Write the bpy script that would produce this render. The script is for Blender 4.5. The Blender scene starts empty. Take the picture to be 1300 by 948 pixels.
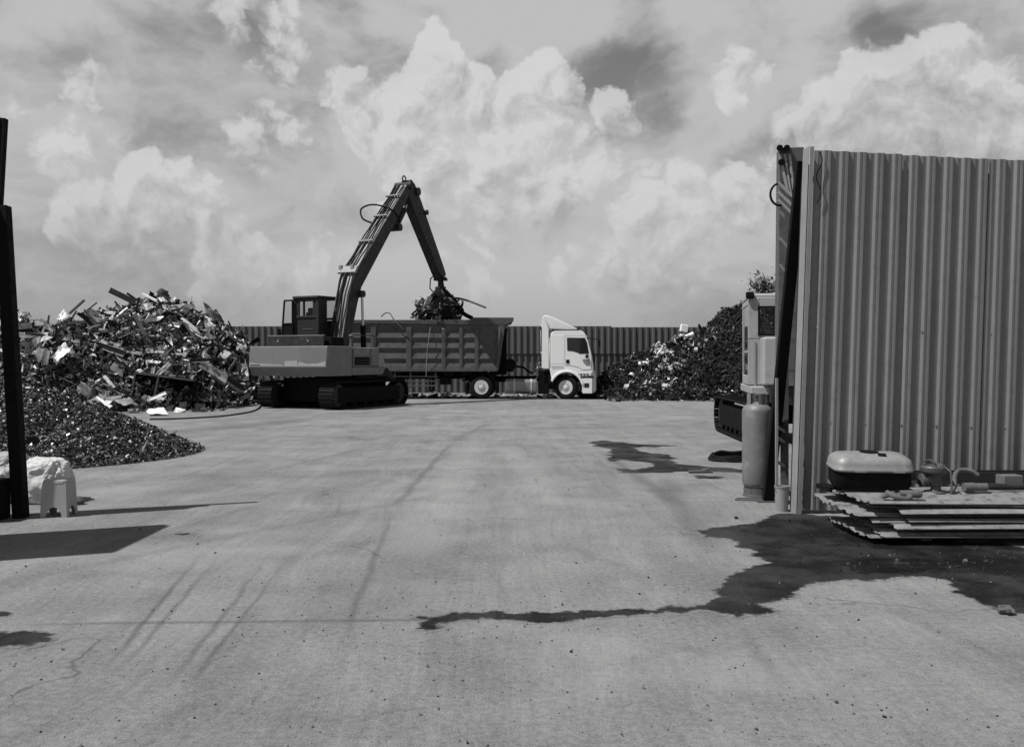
import bpy, bmesh, math, random
import numpy as np
from mathutils import Vector, Matrix, noise as mnoise
random.seed(7); rng = np.random.default_rng(7)
sc = bpy.context.scene
C = sc.collection
PI = math.pi; R = math.radians

# ------------------------------------------------------------------ camera
F = 1150.0; CH = 1.65; HY = 458.0          # focal length in photo pixels, eye height, horizon row
cam = bpy.data.cameras.new('camera'); co = bpy.data.objects.new('camera', cam); C.objects.link(co)
cam.sensor_width = 36; cam.lens = F / 1300 * 36
co.location = (0, 0, CH); co.rotation_euler = (R(90), 0, 0)
cam.shift_y = (HY - 474) / 1300 
cam.clip_end = 3000
sc.camera = co
sc.view_settings.view_transform = 'Standard'; sc.view_settings.look = 'None'
sc.view_settings.exposure = 0; sc.view_settings.gamma = 1
sc.view_settings.use_curve_mapping = False

# ------------------------------------------------------------------ sun and sky
SUNV = Vector((-.57, -.23, 1)).normalized()      # direction towards the sun
el = math.asin(SUNV.z); az = math.atan2(SUNV.x, SUNV.y)
sun = bpy.data.lights.new('sun', 'SUN'); so = bpy.data.objects.new('sun', sun); C.objects.link(so)
sun.energy = 4.9; sun.angle = R(0.5); sun.color = (1, .995, .985)
so.rotation_euler = (-SUNV).to_track_quat('-Z', 'Y').to_euler()

world = bpy.data.worlds.new('World'); sc.world = world; world.use_nodes = True
nt = world.node_tree; nt.nodes.clear()

def N(nt, t, **kw):
    n = nt.nodes.new(t)
    for k, v in kw.items():
        if k.startswith('i_'):
            n.inputs[int(k[2:])].default_value = v
        else: setattr(n, k, v)
    return n
def math_(nt, op, a, b=None, c=None, clamp=False):
    n = nt.nodes.new('ShaderNodeMath'); n.operation = op; n.use_clamp = clamp
    for i, s in enumerate((a, b, c)):
        if s is None: continue
        if isinstance(s, (int, float)): n.inputs[i].default_value = s
        else: nt.links.new(s, n.inputs[i])
    return n.outputs[0]
def vmath(nt, op, a, b=None, s=None):
    n = nt.nodes.new('ShaderNodeVectorMath'); n.operation = op
    for i, q in enumerate((a, b)):
        if q is None: continue
        if isinstance(q, (tuple, list, Vector)): n.inputs[i].default_value = q
        else: nt.links.new(q, n.inputs[i])
    if s is not None: n.inputs['Scale'].default_value = s
    return n.outputs['Value' if op in ('DOT_PRODUCT', 'LENGTH', 'DISTANCE') else 'Vector']
def mrange(nt, v, a, b, c=0., d=1., smooth=True):
    n = nt.nodes.new('ShaderNodeMapRange'); n.interpolation_type = 'SMOOTHSTEP' if smooth else 'LINEAR'
    nt.links.new(v, n.inputs[0])
    for i, q in zip((1, 2, 3, 4), (a, b, c, d)): n.inputs[i].default_value = q
    return n.outputs[0]
def noise(nt, vec, scale, detail=4., rough=.5, dist=0., lac=2.):
    n = nt.nodes.new('ShaderNodeTexNoise'); n.inputs['Scale'].default_value = scale
    n.inputs['Detail'].default_value = detail; n.inputs['Roughness'].default_value = rough
    n.inputs['Distortion'].default_value = dist; n.inputs['Lacunarity'].default_value = lac
    if vec is not None: nt.links.new(vec, n.inputs['Vector'])
    return n.outputs['Fac']
def mixf(nt, f, a, b):
    n = nt.nodes.new('ShaderNodeMix'); n.data_type = 'FLOAT'
    for i, q in ((0, f), (2, a), (3, b)):
        if isinstance(q, (int, float)): n.inputs[i].default_value = q
        else: nt.links.new(q, n.inputs[i])
    return n.outputs[0]

def sky_dir(px, py):
    return Vector(((px - 650) / F, 1, (HY - py) / F)).normalized()
# cumulus bodies as directions: photo column, row, angular radius (photo px), weight
BL = [(545, 84, 46, 1.), (505, 125, 46, .7), (588, 112, 40, .8), (552, 165, 85, .85), (470, 150, 50, .55), (702, 110, 44, .9), (660, 165, 75, .75),
      (782, 148, 34, .8), (765, 215, 70, .5), (640, 235, 75, .85), (700, 240, 55, .8), (545, 245, 50, .6), (860, 270, 75, .7), (930, 250, 50, .6), (850, 355, 60, .55), (740, 335, 60, .45), (600, 330, 70, .4),
      (1105, 135, 70, 1.), (1180, 105, 62, 1.), (1163, 78, 36, .9), (1235, 140, 72, 1.), (1165, 170, 95, .95), (1325, 170, 66, 1.), (1060, 165, 45, .8), (940, 110, 45, .5), (1010, 190, 45, .5),
      (195, 245, 55, 1.), (140, 285, 62, .85), (245, 262, 40, .6), (110, 110, 50, .3), (90, 150, 70, .38), (340, 40, 75, .38), (430, 110, 40, .45), (300, 340, 70, .4), (420, 350, 60, .45), (330, 180, 60, .4)]
VE = [(330, 50, 110, .8), (90, 40, 150, .6), (930, 105, 75, .8), (430, 330, 120, .5), (60, 170, 110, .6), (200, 130, 150, .6), (690, 30, 100, .9), (960, 15, 120, .8), (900, 260, 140, .6), (700, 300, 200, .7), (520, 230, 220, .8), (1260, 30, 90, .7)]
HO = [(775, 95, 55, 1.), (630, 78, 32, .9), (850, 110, 45, .8), (470, 75, 40, .6), (1295, 90, 40, .6), (330, 400, 130, .4), (880, 340, 120, .25), (1090, 60, 60, .5), (170, 85, 90, .7), (290, 115, 110, .8), (400, 270, 80, .3)]
def cloud_group(full):
    g = bpy.data.node_groups.new('clouds', 'ShaderNodeTree')
    g.interface.new_socket('Vector', in_out='INPUT', socket_type='NodeSocketVector')
    g.interface.new_socket('D', in_out='OUTPUT', socket_type='NodeSocketFloat')
    if full: g.interface.new_socket('V', in_out='OUTPUT', socket_type='NodeSocketFloat')
    gi = g.nodes.new('NodeGroupInput'); go = g.nodes.new('NodeGroupOutput')
    v = gi.outputs[0]
    wn = g.nodes.new('ShaderNodeTexNoise'); wn.inputs['Scale'].default_value = 9; wn.inputs['Detail'].default_value = 6; wn.inputs['Roughness'].default_value = .6
    g.links.new(v, wn.inputs['Vector'])
    w = vmath(g, 'SUBTRACT', wn.outputs['Color'], (.5, .5, .5)); w = vmath(g, 'SCALE', w, s=.085)
    vw = vmath(g, 'NORMALIZE', vmath(g, 'ADD', vmath(g, 'NORMALIZE', v), w))
    def field(bl, vec):
        acc = None
        for px, py, r, wt in bl:
            d = vmath(g, 'DOT_PRODUCT', vec, sky_dir(px, py))
            m = mrange(g, d, math.cos(r * 1.2 / F), math.cos(r * .3 / F), 0., wt)
            acc = m if acc is None else math_(g, 'SMOOTH_MAX', acc, m, .15)
        return acc
    acc = field(BL, vw)
    nn = g.nodes.new('ShaderNodeTexNoise'); nn.inputs['Scale'].default_value = 17; nn.inputs['Detail'].default_value = 0; g.links.new(v, nn.inputs['Vector'])
    bil = None; amp = 1.; sc_ = 14.
    for k in range(4):        # billows: ridged noise turned inside out
        n_ = noise(g, vmath(g, 'ADD', vw, (k*3.1, k*1.7, 0)), sc_, 0, .5)
        a_ = math_(g, 'MULTIPLY', math_(g, 'ABSOLUTE', math_(g, 'SUBTRACT', n_, .5)), 2*amp)
        bil = a_ if bil is None else math_(g, 'ADD', bil, a_); amp *= .6; sc_ *= 2.05
    g.nodes.remove(nn)
    n1 = noise(g, v, 30, 5, .6)
    nz = math_(g, 'ADD', math_(g, 'MULTIPLY', math_(g, 'SUBTRACT', bil, .33), .8), math_(g, 'MULTIPLY', math_(g, 'SUBTRACT', n1, .5), .5))
    D = math_(g, 'ADD', acc, math_(g, 'MULTIPLY', nz, mrange(g, acc, .02, .3, .3, 1.)))
    g.links.new(D, go.inputs[0])
    if full:
        n2 = noise(g, vmath(g, 'ADD', vmath(g, 'MULTIPLY', v, (1, 1, 1.8)), w), 6.5, 8, .58, .3)
        V = math_(g, 'ADD', math_(g, 'MULTIPLY', math_(g, 'SUBTRACT', n2, .5), 2.0), math_(g, 'MULTIPLY', math_(g, 'SUBTRACT', field(VE, vw), field(HO, vw)), .42))
        g.links.new(math_(g, 'ADD', V, .5), go.inputs[1])
    return g
tc = N(nt, 'ShaderNodeTexCoord')
dirv = vmath(nt, 'NORMALIZE', tc.outputs['Generated'])
ga = N(nt, 'ShaderNodeGroup', node_tree=cloud_group(True)); nt.links.new(dirv, ga.inputs[0])
gb = N(nt, 'ShaderNodeGroup', node_tree=cloud_group(False)); nt.links.new(vmath(nt, 'ADD', dirv, (-.010, 0, .016)), gb.inputs[0])
sky = N(nt, 'ShaderNodeTexSky', sky_type='NISHITA', sun_disc=False, sun_elevation=el, sun_rotation=az, air_density=1., dust_density=2.)
bw = N(nt, 'ShaderNodeRGBToBW'); nt.links.new(sky.outputs[0], bw.inputs[0])
clear = math_(nt, 'MULTIPLY', math_(nt, 'MINIMUM', bw.outputs[0], 3.6), .80)
D, V = ga.outputs[0], ga.outputs[1]; D2 = gb.outputs[0]
sep = N(nt, 'ShaderNodeSeparateXYZ'); nt.links.new(dirv, sep.inputs[0])
up = mrange(nt, sep.outputs[2], .0, .35, smooth=False)
veil = math_(nt, 'MULTIPLY', mrange(nt, V, .02, .82), mrange(nt, sep.outputs[2], .42, .75, 1., .15))
zen = mrange(nt, sep.outputs[2], .42, .8, 1., .45)
relief = math_(nt, 'SUBTRACT', D, D2)                              # denser here than towards the sun: lit edge
cum = mrange(nt, D, .32, .72)
base = mixf(nt, veil, math_(nt, 'MULTIPLY', clear, zen), 5.1)
bright = math_(nt, 'ADD', 4.6, math_(nt, 'MULTIPLY', relief, 4.4))
bright = math_(nt, 'ADD', bright, math_(nt, 'MULTIPLY', up, 1.3))
bright = math_(nt, 'ADD', bright, math_(nt, 'MULTIPLY', math_(nt, 'SUBTRACT', V, .5), 1.6))
bright = math_(nt, 'ADD', bright, mrange(nt, D, .85, .5, 0, .7))
bright = math_(nt, 'MINIMUM', math_(nt, 'MAXIMUM', bright, 3.6), 6.9)
full = mixf(nt, math_(nt, 'MULTIPLY', cum, mrange(nt, sep.outputs[2], .02, .26, .35, .74)), base, bright)
hz = mrange(nt, sep.outputs[2], -.02, .12)
full = mixf(nt, mixf(nt, hz, .85, 0), full, 3.35)
bg = N(nt, 'ShaderNodeBackground'); nt.links.new(full, bg.inputs[0]); bg.inputs[1].default_value = .1
wo = N(nt, 'ShaderNodeOutputWorld'); nt.links.new(bg.outputs[0], wo.inputs[0])
world.cycles.sampling_method = 'MANUAL'; world.cycles.sample_map_resolution = 512

# ------------------------------------------------------------------ helpers
def at(px, py, d):          # point at depth d seen at photo pixel
    return Vector(((px - 650) / F * d, d, CH + (HY - py) / F * d))
def gnd(px, py, z=0.):      # ground point seen at photo pixel
    d = F * (CH - z) / (py - HY)
    return Vector(((px - 650) / F * d, d, z))

class MB:
    def __init__(s): s.v = []; s.f = []
    def add(s, vs, fs):
        o = len(s.v); s.v += [tuple(v) for v in vs]; s.f += [tuple(i + o for i in f) for f in fs]; return s
    def box(s, c, size, rot=None):
        x, y, z = (q / 2 for q in size); c = Vector(c)
        vs = [Vector(p) for p in ((-x,-y,-z),(x,-y,-z),(x,y,-z),(-x,y,-z),(-x,-y,z),(x,-y,z),(x,y,z),(-x,y,z))]
        if rot is not None: vs = [rot @ v for v in vs]
        return s.add([v + c for v in vs], [(3,2,1,0),(4,5,6,7),(0,1,5,4),(1,2,6,5),(2,3,7,6),(3,0,4,7)])
    def bx(s, x0, x1, y0, y1, z0, z1):
        return s.box(((x0+x1)/2, (y0+y1)/2, (z0+z1)/2), (abs(x1-x0), abs(y1-y0), abs(z1-z0)))
    def prism(s, poly, axis, a, b):
        n = len(poly)
        mk = {'y': lambda p, t: (p[0], t, p[1]), 'x': lambda p, t: (t, p[0], p[1]), 'z': lambda p, t: (p[0], p[1], t)}[axis]
        vs = [mk(p, a) for p in poly] + [mk(p, b) for p in poly]
        return s.add(vs, [tuple(range(n)), tuple(range(2*n-1, n-1, -1))] + [(i, (i+1) % n, (i+1) % n + n, i + n) for i in range(n)])
    def beam(s, p0, p1, w, h, up=(0, 0, 1), w1=None, h1=None):
        p0, p1 = Vector(p0), Vector(p1); d = (p1 - p0).normalized(); up = Vector(up)
        if abs(d.dot(up)) > .97: up = Vector((0, 1, 0))
        sx = d.cross(up).normalized(); uz = sx.cross(d).normalized()
        w1 = w if w1 is None else w1; h1 = h if h1 is None else h1
        vs = []
        for p, a, b in ((p0, w, h), (p1, w1, h1)):
            vs += [p - sx*a/2 - uz*b/2, p + sx*a/2 - uz*b/2, p + sx*a/2 + uz*b/2, p - sx*a/2 + uz*b/2]
        return s.add(vs, [(3,2,1,0),(4,5,6,7),(0,1,5,4),(1,2,6,5),(2,3,7,6),(3,0,4,7)])
    def tube(s, path, r, n=8, rs=None):
        path = [Vector(p) for p in path]; m = len(path); vs = []; up = None
        for i, p in enumerate(path):
            d = (path[min(i+1, m-1)] - path[max(i-1, 0)]).normalized()
            if up is None:
                up = Vector((0, 0, 1)) if abs(d.z) < .9 else Vector((0, 1, 0))
            a = d.cross(up)
            if a.length < 1e-4: a = d.cross(Vector((1, .3, .2)))
            a.normalize(); b = a.cross(d).normalized(); up = b
            rr = rs[i] if rs else r
            vs += [p + a*rr*math.cos(2*PI*k/n) + b*rr*math.sin(2*PI*k/n) for k in range(n)]
        fs = [(i*n+k, i*n+(k+1) % n, (i+1)*n+(k+1) % n, (i+1)*n+k) for i in range(m-1) for k in range(n)]
        fs += [tuple(range(n-1, -1, -1)), tuple((m-1)*n+k for k in range(n))]
        return s.add(vs, fs)
    def cyl(s, p0, p1, r, r1=None, n=20):
        return s.tube([p0, p1], r, n, rs=[r, r if r1 is None else r1])
    def lathe(s, prof, c, axis='z', n=32):       # prof: (r, h) pairs along the axis
        c = Vector(c); vs = []
        for r, h in prof:
            for k in range(n):
                a = 2*PI*k/n; q = (r*math.cos(a), r*math.sin(a))
                vs.append(c + (Vector((q[0], q[1], h)) if axis == 'z' else Vector((q[0], h, q[1])) if axis == 'y' else Vector((h, q[0], q[1]))))
        m = len(prof)
        fs = [(i*n+k, i*n+(k+1) % n, (i+1)*n+(k+1) % n, (i+1)*n+k) for i in range(m-1) for k in range(n)]
        if prof[0][0] > 1e-4: fs.append(tuple(range(n-1, -1, -1)))
        if prof[-1][0] > 1e-4: fs.append(tuple((m-1)*n+k for k in range(n)))
        return s.add(vs, fs)
    def build(s, name, mat, parent=None, bevel=0., seg=2, ang=35, sub=0, label=None):
        me = bpy.data.meshes.new(name); me.from_pydata(s.v, [], s.f)
        bm = bmesh.new(); bm.from_mesh(me)
        bmesh.ops.remove_doubles(bm, verts=bm.verts, dist=1e-5)
        bmesh.ops.recalc_face_normals(bm, faces=bm.faces); bm.to_mesh(me); bm.free()
        me.polygons.foreach_set('use_smooth', [True]*len(me.polygons)); me.set_sharp_from_angle(angle=R(ang))
        me.materials.append(mat); o = bpy.data.objects.new(name, me); C.objects.link(o)
        if parent: o.parent = parent
        if bevel:
            m = o.modifiers.new('bevel', 'BEVEL'); m.width = bevel; m.segments = seg; m.limit_method = 'ANGLE'; m.angle_limit = R(32); m.harden_normals = True
        if sub:
            m = o.modifiers.new('sub', 'SUBSURF'); m.levels = sub; m.render_levels = sub
        if label: o['label'] = label
        return o
def tag(o, label=None, cat=None, group=None, kind=None):
    if label: o['label'] = label
    if cat: o['category'] = cat
    if group: o['group'] = group
    if kind: o['kind'] = kind
    return o
def empty(name, loc, rz=0., label=None, cat=None, group=None):
    o = bpy.data.objects.new(name, None); C.objects.link(o); o.location = loc; o.rotation_euler = (0, 0, rz)
    o.empty_display_size = .2
    return tag(o, label, cat, group)
def copy_tree(o, parent=None):
    c = o.copy(); C.objects.link(c); c.parent = parent
    for ch in list(o.children): copy_tree(ch, c)
    return c

def mat(name, g, rough=.7, metal=0., var=.25, scale=4., bump=.15, bscale=30., dirt=0., dirtg=.08, streak=False, spec=.5, coat=0.):
    m = bpy.data.materials.new(name); m.use_nodes = True; t = m.node_tree
    b = t.nodes['Principled BSDF']; tcn = t.nodes.new('ShaderNodeTexCoord'); v = tcn.outputs['Object']
    if streak: v = vmath(t, 'MULTIPLY', v, (1, 1, .12))
    n = noise(t, v, scale, 6, .6)
    f = math_(t, 'MULTIPLY', math_(t, 'ADD', math_(t, 'MULTIPLY', math_(t, 'SUBTRACT', n, .5), 2*var), 1.), g)
    if dirt:
        dn = noise(t, tcn.outputs['Object'], scale*1.7+1, 8, .65)
        f = mixf(t, math_(t, 'MULTIPLY', mrange(t, dn, .5, .68), dirt), f, dirtg)
    comb = t.nodes.new('ShaderNodeCombineColor')
    for i in range(3): t.links.new(f, comb.inputs[i])
    t.links.new(comb.outputs[0], b.inputs['Base Color'])
    b.inputs['Metallic'].default_value = metal; b.inputs['Specular IOR Level'].default_value = spec
    b.inputs['Coat Weight'].default_value = coat
    rn = noise(t, tcn.outputs['Object'], scale*3, 4, .6)
    t.links.new(mrange(t, rn, .3, .7, max(rough-.12, .03), min(rough+.12, 1)), b.inputs['Roughness'])
    if bump:
        bn = noise(t, tcn.outputs['Object'], bscale, 5, .6); bp = t.nodes.new('ShaderNodeBump')
        bp.inputs['Strength'].default_value = bump; bp.inputs['Distance'].default_value = .01
        t.links.new(bn, bp.inputs['Height']); t.links.new(bp.outputs[0], b.inputs['Normal'])
    return m
def tone_mat(name, rough=.6, metal=.0, spec=.5, mul=1.):
    m = bpy.data.materials.new(name); m.use_nodes = True; t = m.node_tree; b = t.nodes['Principled BSDF']
    a = t.nodes.new('ShaderNodeAttribute'); a.attribute_name = 'tone'; a.attribute_type = 'GEOMETRY'
    tcn = t.nodes.new('ShaderNodeTexCoord'); n = noise(t, tcn.outputs['Object'], 9, 5, .65)
    f = math_(t, 'MULTIPLY', a.outputs['Fac'], mrange(t, n, .3, .7, .5*mul, 1.3*mul))
    comb = t.nodes.new('ShaderNodeCombineColor')
    for i in range(3): t.links.new(f, comb.inputs[i])
    t.links.new(comb.outputs[0], b.inputs['Base Color']); b.inputs['Roughness'].default_value = rough
    b.inputs['Metallic'].default_value = metal; b.inputs['Specular IOR Level'].default_value = spec
    return m
def glass(name, g=.03, rough=.05, alpha=.0):
    m = bpy.data.materials.new(name); m.use_nodes = True; t = m.node_tree; b = t.nodes['Principled BSDF']
    b.inputs['Base Color'].default_value = (g, g, g, 1); b.inputs['Roughness'].default_value = rough
    if alpha:
        b.inputs['Alpha'].default_value = 1 - alpha
    return m

M = dict(
    black=mat('black_paint', .006, .8, var=.3, spec=.12), rubber=mat('rubber', .010, .9, var=.4, scale=9, spec=.2),
    dark=mat('dark_steel', .022, .6, .1, dirt=.4, dirtg=.06, spec=.3), steel=mat('worn_steel', .12, .5, .5, dirt=.5, dirtg=.05),
    chrome=mat('piston_rod', .55, .2, 1., var=.1), track=mat('track_steel', .010, .8, .0, dirt=.4, dirtg=.035, spec=.15),
    yellowish=mat('machine_paint', .15, .5, var=.15, scale=1.1, dirt=.55, dirtg=.22, spec=.3),
    lightpaint=mat('boom_paint', .24, .5, var=.2, scale=2, dirt=.35, dirtg=.08),
    armdark=mat('arm_paint', .03, .6, var=.3, scale=3, dirt=.4, dirtg=.1, spec=.2),
    cabdark=mat('cab_paint', .022, .6, var=.2, dirt=.2, dirtg=.04, spec=.25),
    white=mat('white_truck_paint', .86, .35, var=.04, scale=2, bump=.02, coat=.3),
    whiterim=mat('white_rim_paint', .6, .5, var=.2, scale=14, dirt=.5, dirtg=.2),
    plastic=mat('grey_plastic', .22, .5, var=.1), lampm=mat('lamp_lens', .5, .1, var=.2, scale=20),
    alu=mat('dull_aluminium', .24, .42, .6, var=.2, scale=3, dirt=.3, dirtg=.12),
    trailer=mat('trailer_paint', .09, .7, var=.4, scale=1.6, dirt=.65, dirtg=.035, spec=.2),
    glassd=glass('dark_glass', .02, .04), glassc=glass('clear_glass', .04, .03, .72),
    fence=mat('fence_sheet', .09, .8, .0, var=.35, scale=.7, dirt=.4, dirtg=.09, streak=True, bump=.05),
    wall=mat('wall_sheet', .17, .6, .05, var=.4, scale=2.6, dirt=.35, dirtg=.11, streak=True, bump=.25, bscale=9),
    trim=mat('pale_trim', .24, .6, var=.25, scale=5, dirt=.5, dirtg=.25),
    pale=mat('pale_machine_paint', .33, .5, var=.15, scale=2.5, dirt=.35, dirtg=.16),
    cylm=mat('gas_cylinder_paint', .15, .55, var=.22, scale=5, dirt=.6, dirtg=.24, bump=.25),
    sheet=mat('scrap_sheet', .21, .65, .1, var=.6, scale=5, dirt=.85, dirtg=.06),
    tankm=mat('tank_paint', .24, .5, .1, var=.2, scale=6, dirt=.6, dirtg=.15),
    rust=mat('rusty_steel', .10, .8, .1, var=.5, scale=8, dirt=.6, dirtg=.04, bump=.5),
    rope=mat('dirty_rope', .10, .95, var=.4, scale=30), bag=mat('woven_sack', .52, .8, var=.1, scale=4, bump=.3, bscale=60, dirt=.2, dirtg=.4),
    crate=mat('worn_plastic', .33, .6, var=.1, scale=5, dirt=.3, dirtg=.3), wood=mat('weathered_wood', .12, .85, var=.3, scale=7),
    stone=mat('dark_stone', .1, .9, var=.3), leaf=mat('tree_leaves', .07, .6, var=.5, scale=5, bump=0), bark=mat('tree_bark', .1, .9, var=.4),
    board=mat('white_board', .75, .6, var=.08, scale=3, dirt=.2, dirtg=.4), heapbase=mat('heap_core', .035, .95, var=.5, scale=2),
)

# ------------------------------------------------------------------ ground
def ground_material(name, wet=False):
    m = bpy.data.materials.new(name); m.use_nodes = True; t = m.node_tree; b = t.nodes['Principled BSDF']
    g = t.nodes.new('ShaderNodeNewGeometry'); v = g.outputs['Position']
    big = noise(t, v, .16, 5, .55); mid = noise(t, v, 1.1, 7, .6, .3); fine = noise(t, v, 22, 6, .7); grit = noise(t, v, 95, 5, .75)
    def streaks(rot, sc, s, det=6):
        mp = t.nodes.new('ShaderNodeMapping'); mp.inputs['Rotation'].default_value = (0, 0, R(rot)); mp.inputs['Scale'].default_value = sc
        wv = t.nodes.new('ShaderNodeTexNoise'); wv.inputs['Scale'].default_value = .35; wv.inputs['Detail'].default_value = 1; t.links.new(v, wv.inputs['Vector'])
        vv = vmath(t, 'ADD', v, vmath(t, 'SCALE', wv.outputs['Color'], s=.7))
        t.links.new(vv, mp.inputs[0]); return noise(t, mp.outputs[0], s, det, .6)
    s1 = streaks(22, (1, .09, 1), 3.2); s2 = streaks(-78, (1, .08, 1), 2.6); s3 = streaks(28, (1, .05, 1), 9)
    f = math_(t, 'MULTIPLY', math_(t, 'SUBTRACT', big, .5), .6)
    for q, k in ((mid, 1.0), (fine, 1.25), (grit, 2.0), (s1, .38), (s2, .3), (s3, .45)):
        f = math_(t, 'ADD', f, math_(t, 'MULTIPLY', math_(t, 'SUBTRACT', q, .5), k))
    col = math_(t, 'MULTIPLY', math_(t, 'ADD', 1., f), .203)
    # dark specks, oil blotches, thin groove marks
    sp = noise(t, v, 34, 2, .5); col = mixf(t, mrange(t, sp, .70, .76, 0, .5), col, .07)
    oil = noise(t, vmath(t, 'ADD', v, (7.3, 2.2, 0)), .7, 7, .62, .6); col = mixf(t, mrange(t, oil, .60, .72, 0, .45), col, .11)
    gr = mrange(t, s3, .36, .33, 0, 1); gm = mrange(t, noise(t, v, .55, 3), .5, .62)
    col = mixf(t, math_(t, 'MULTIPLY', math_(t, 'MULTIPLY', gr, gm), .3), col, .12)
    dust = mrange(t, noise(t, vmath(t, 'ADD', v, (1.3, 9.2, 0)), .4, 6, .6), .52, .7, 0, .35); col = mixf(t, dust, col, .33)
    # worn lane edges: distance to long lines on the slab
    sx = t.nodes.new('ShaderNodeSeparateXYZ'); t.links.new(v, sx.inputs[0])
    jit = math_(t, 'MULTIPLY', math_(t, 'SUBTRACT', noise(t, v, 1.3, 6, .65), .5), .8)
    def lane(p0, p1, w, k, tgt, jk=.35):
        nonlocal col
        dx, dy = p1[0]-p0[0], p1[1]-p0[1]; L = math.hypot(dx, dy); nx, ny = dy/L, -dx/L
        dd = math_(t, 'ADD', math_(t, 'MULTIPLY', sx.outputs[0], nx), math_(t, 'MULTIPLY', sx.outputs[1], ny))
        dd = math_(t, 'ABSOLUTE', math_(t, 'ADD', math_(t, 'SUBTRACT', dd, p0[0]*nx + p0[1]*ny), math_(t, 'MULTIPLY', jit, jk)))
        al = math_(t, 'ADD', math_(t, 'MULTIPLY', sx.outputs[0], dx/L), math_(t, 'MULTIPLY', sx.outputs[1], dy/L))
        a0 = p0[0]*dx/L + p0[1]*dy/L
        lim = math_(t, 'MULTIPLY', mrange(t, al, a0-.4, a0+.4), mrange(t, al, a0+L-2, a0+L, 1, 0))
        col = mixf(t, math_(t, 'MULTIPLY', math_(t, 'MULTIPLY', mrange(t, dd, 0, w, 1, 0), k), lim), col, tgt)
    for (a, b2, w, k, tg) in (((440, 800), (503, 640), .05, .5, .07), ((503, 640), (575, 560), .09, .5, .08), ((575, 560), (625, 535), .2, .4, .1),
                            ((475, 800), (530, 650), .7, .22, .12), ((520, 700), (610, 555), .5, .3, .34),
                            ((60, 792), (860, 782), .05, .55, .07), ((300, 600), (600, 596), .12, .3, .1), ((860, 640), (760, 570), .18, .5, .09), ((0, 740), (620, 615), .16, .3, .11),
                            ((150, 555), (420, 530), .9, .5, .09), ((640, 545), (900, 540), .7, .3, .12), ((560, 528), (900, 520), .9, .3, .32), ((330, 640), (120, 700), .09, .35, .1),
                            ((150, 830), (265, 690), .035, .6, .07), ((172, 830), (290, 690), .035, .5, .07), ((230, 850), (345, 700), .035, .5, .07), ((255, 850), (372, 700), .03, .5, .07), ((330, 600), (500, 560), .1, .3, .1),
                            ((700, 640), (640, 560), .35, .3, .33), ((640, 690), (620, 600), .25, .25, .11), ((900, 700), (838, 600), .22, .5, .1), ((985, 860), (900, 740), .08, .35, .1), ((1010, 850), (940, 770), .05, .4, .09), ((520, 900), (800, 870), .04, .4, .08)):
        p0 = gnd(*a); p1 = gnd(*b2); lane((p0.x, p0.y), (p1.x, p1.y), w, k, tg, .12 if w < .06 else .3)
    cr = t.nodes.new('ShaderNodeTexVoronoi'); cr.feature = 'DISTANCE_TO_EDGE'; cr.inputs['Scale'].default_value = .42
    cw2 = t.nodes.new('ShaderNodeTexNoise'); cw2.inputs['Scale'].default_value = 1.4; cw2.inputs['Detail'].default_value = 6; t.links.new(v, cw2.inputs['Vector'])
    t.links.new(vmath(t, 'ADD', v, vmath(t, 'SCALE', cw2.outputs['Color'], s=.8)), cr.inputs['Vector'])
    crk = math_(t, 'MULTIPLY', mrange(t, cr.outputs['Distance'], .006, .002, 0, .55), mrange(t, noise(t, v, .5, 4), .52, .6)); col = mixf(t, crk, col, .06)
    vor = t.nodes.new('ShaderNodeTexVoronoi'); vor.inputs['Scale'].default_value = 16; t.links.new(v, vor.inputs['Vector'])
    pits = math_(t, 'MULTIPLY', mrange(t, vor.outputs['Distance'], .10, .05, 0, .75), mrange(t, noise(t, v, .8, 4), .45, .6))
    col = mixf(t, pits, col, .05)
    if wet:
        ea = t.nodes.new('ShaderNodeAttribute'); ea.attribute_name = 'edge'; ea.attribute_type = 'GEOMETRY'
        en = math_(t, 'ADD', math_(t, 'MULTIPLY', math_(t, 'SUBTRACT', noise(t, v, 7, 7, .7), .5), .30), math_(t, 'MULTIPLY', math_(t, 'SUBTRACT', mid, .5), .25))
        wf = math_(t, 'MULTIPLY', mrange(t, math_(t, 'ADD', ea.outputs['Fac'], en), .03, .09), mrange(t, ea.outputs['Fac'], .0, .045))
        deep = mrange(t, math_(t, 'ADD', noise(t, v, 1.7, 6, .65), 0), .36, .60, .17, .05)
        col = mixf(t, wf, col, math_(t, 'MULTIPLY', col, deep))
    comb = t.nodes.new('ShaderNodeCombineColor')
    for i in range(3): t.links.new(col, comb.inputs[i])
    t.links.new(comb.outputs[0], b.inputs['Base Color'])
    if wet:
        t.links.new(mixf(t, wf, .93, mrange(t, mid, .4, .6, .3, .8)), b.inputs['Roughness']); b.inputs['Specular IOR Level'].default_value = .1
    else:
        b.inputs['Roughness'].default_value = .93; b.inputs['Specular IOR Level'].default_value = .2
    hgt = math_(t, 'ADD', math_(t, 'ADD', math_(t, 'MULTIPLY', fine, .5), math_(t, 'MULTIPLY', grit, .25)), math_(t, 'ADD', mid, math_(t, 'MULTIPLY', s3, .6)))
    bp = t.nodes.new('ShaderNodeBump'); bp.inputs['Strength'].default_value = .7; bp.inputs['Distance'].default_value = .03
    t.links.new(hgt, bp.inputs['Height']); t.links.new(bp.outputs[0], b.inputs['Normal'])
    return m
GM = ground_material('yard_concrete'); WM = ground_material('wet_shade_concrete', True)
b = MB(); b.add([(-1500,-300,0),(1500,-300,0),(1500,2500,0),(-1500,2500,0)], [(0,1,2,3)])
tag(b.build('ground', GM), kind='structure')

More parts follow.
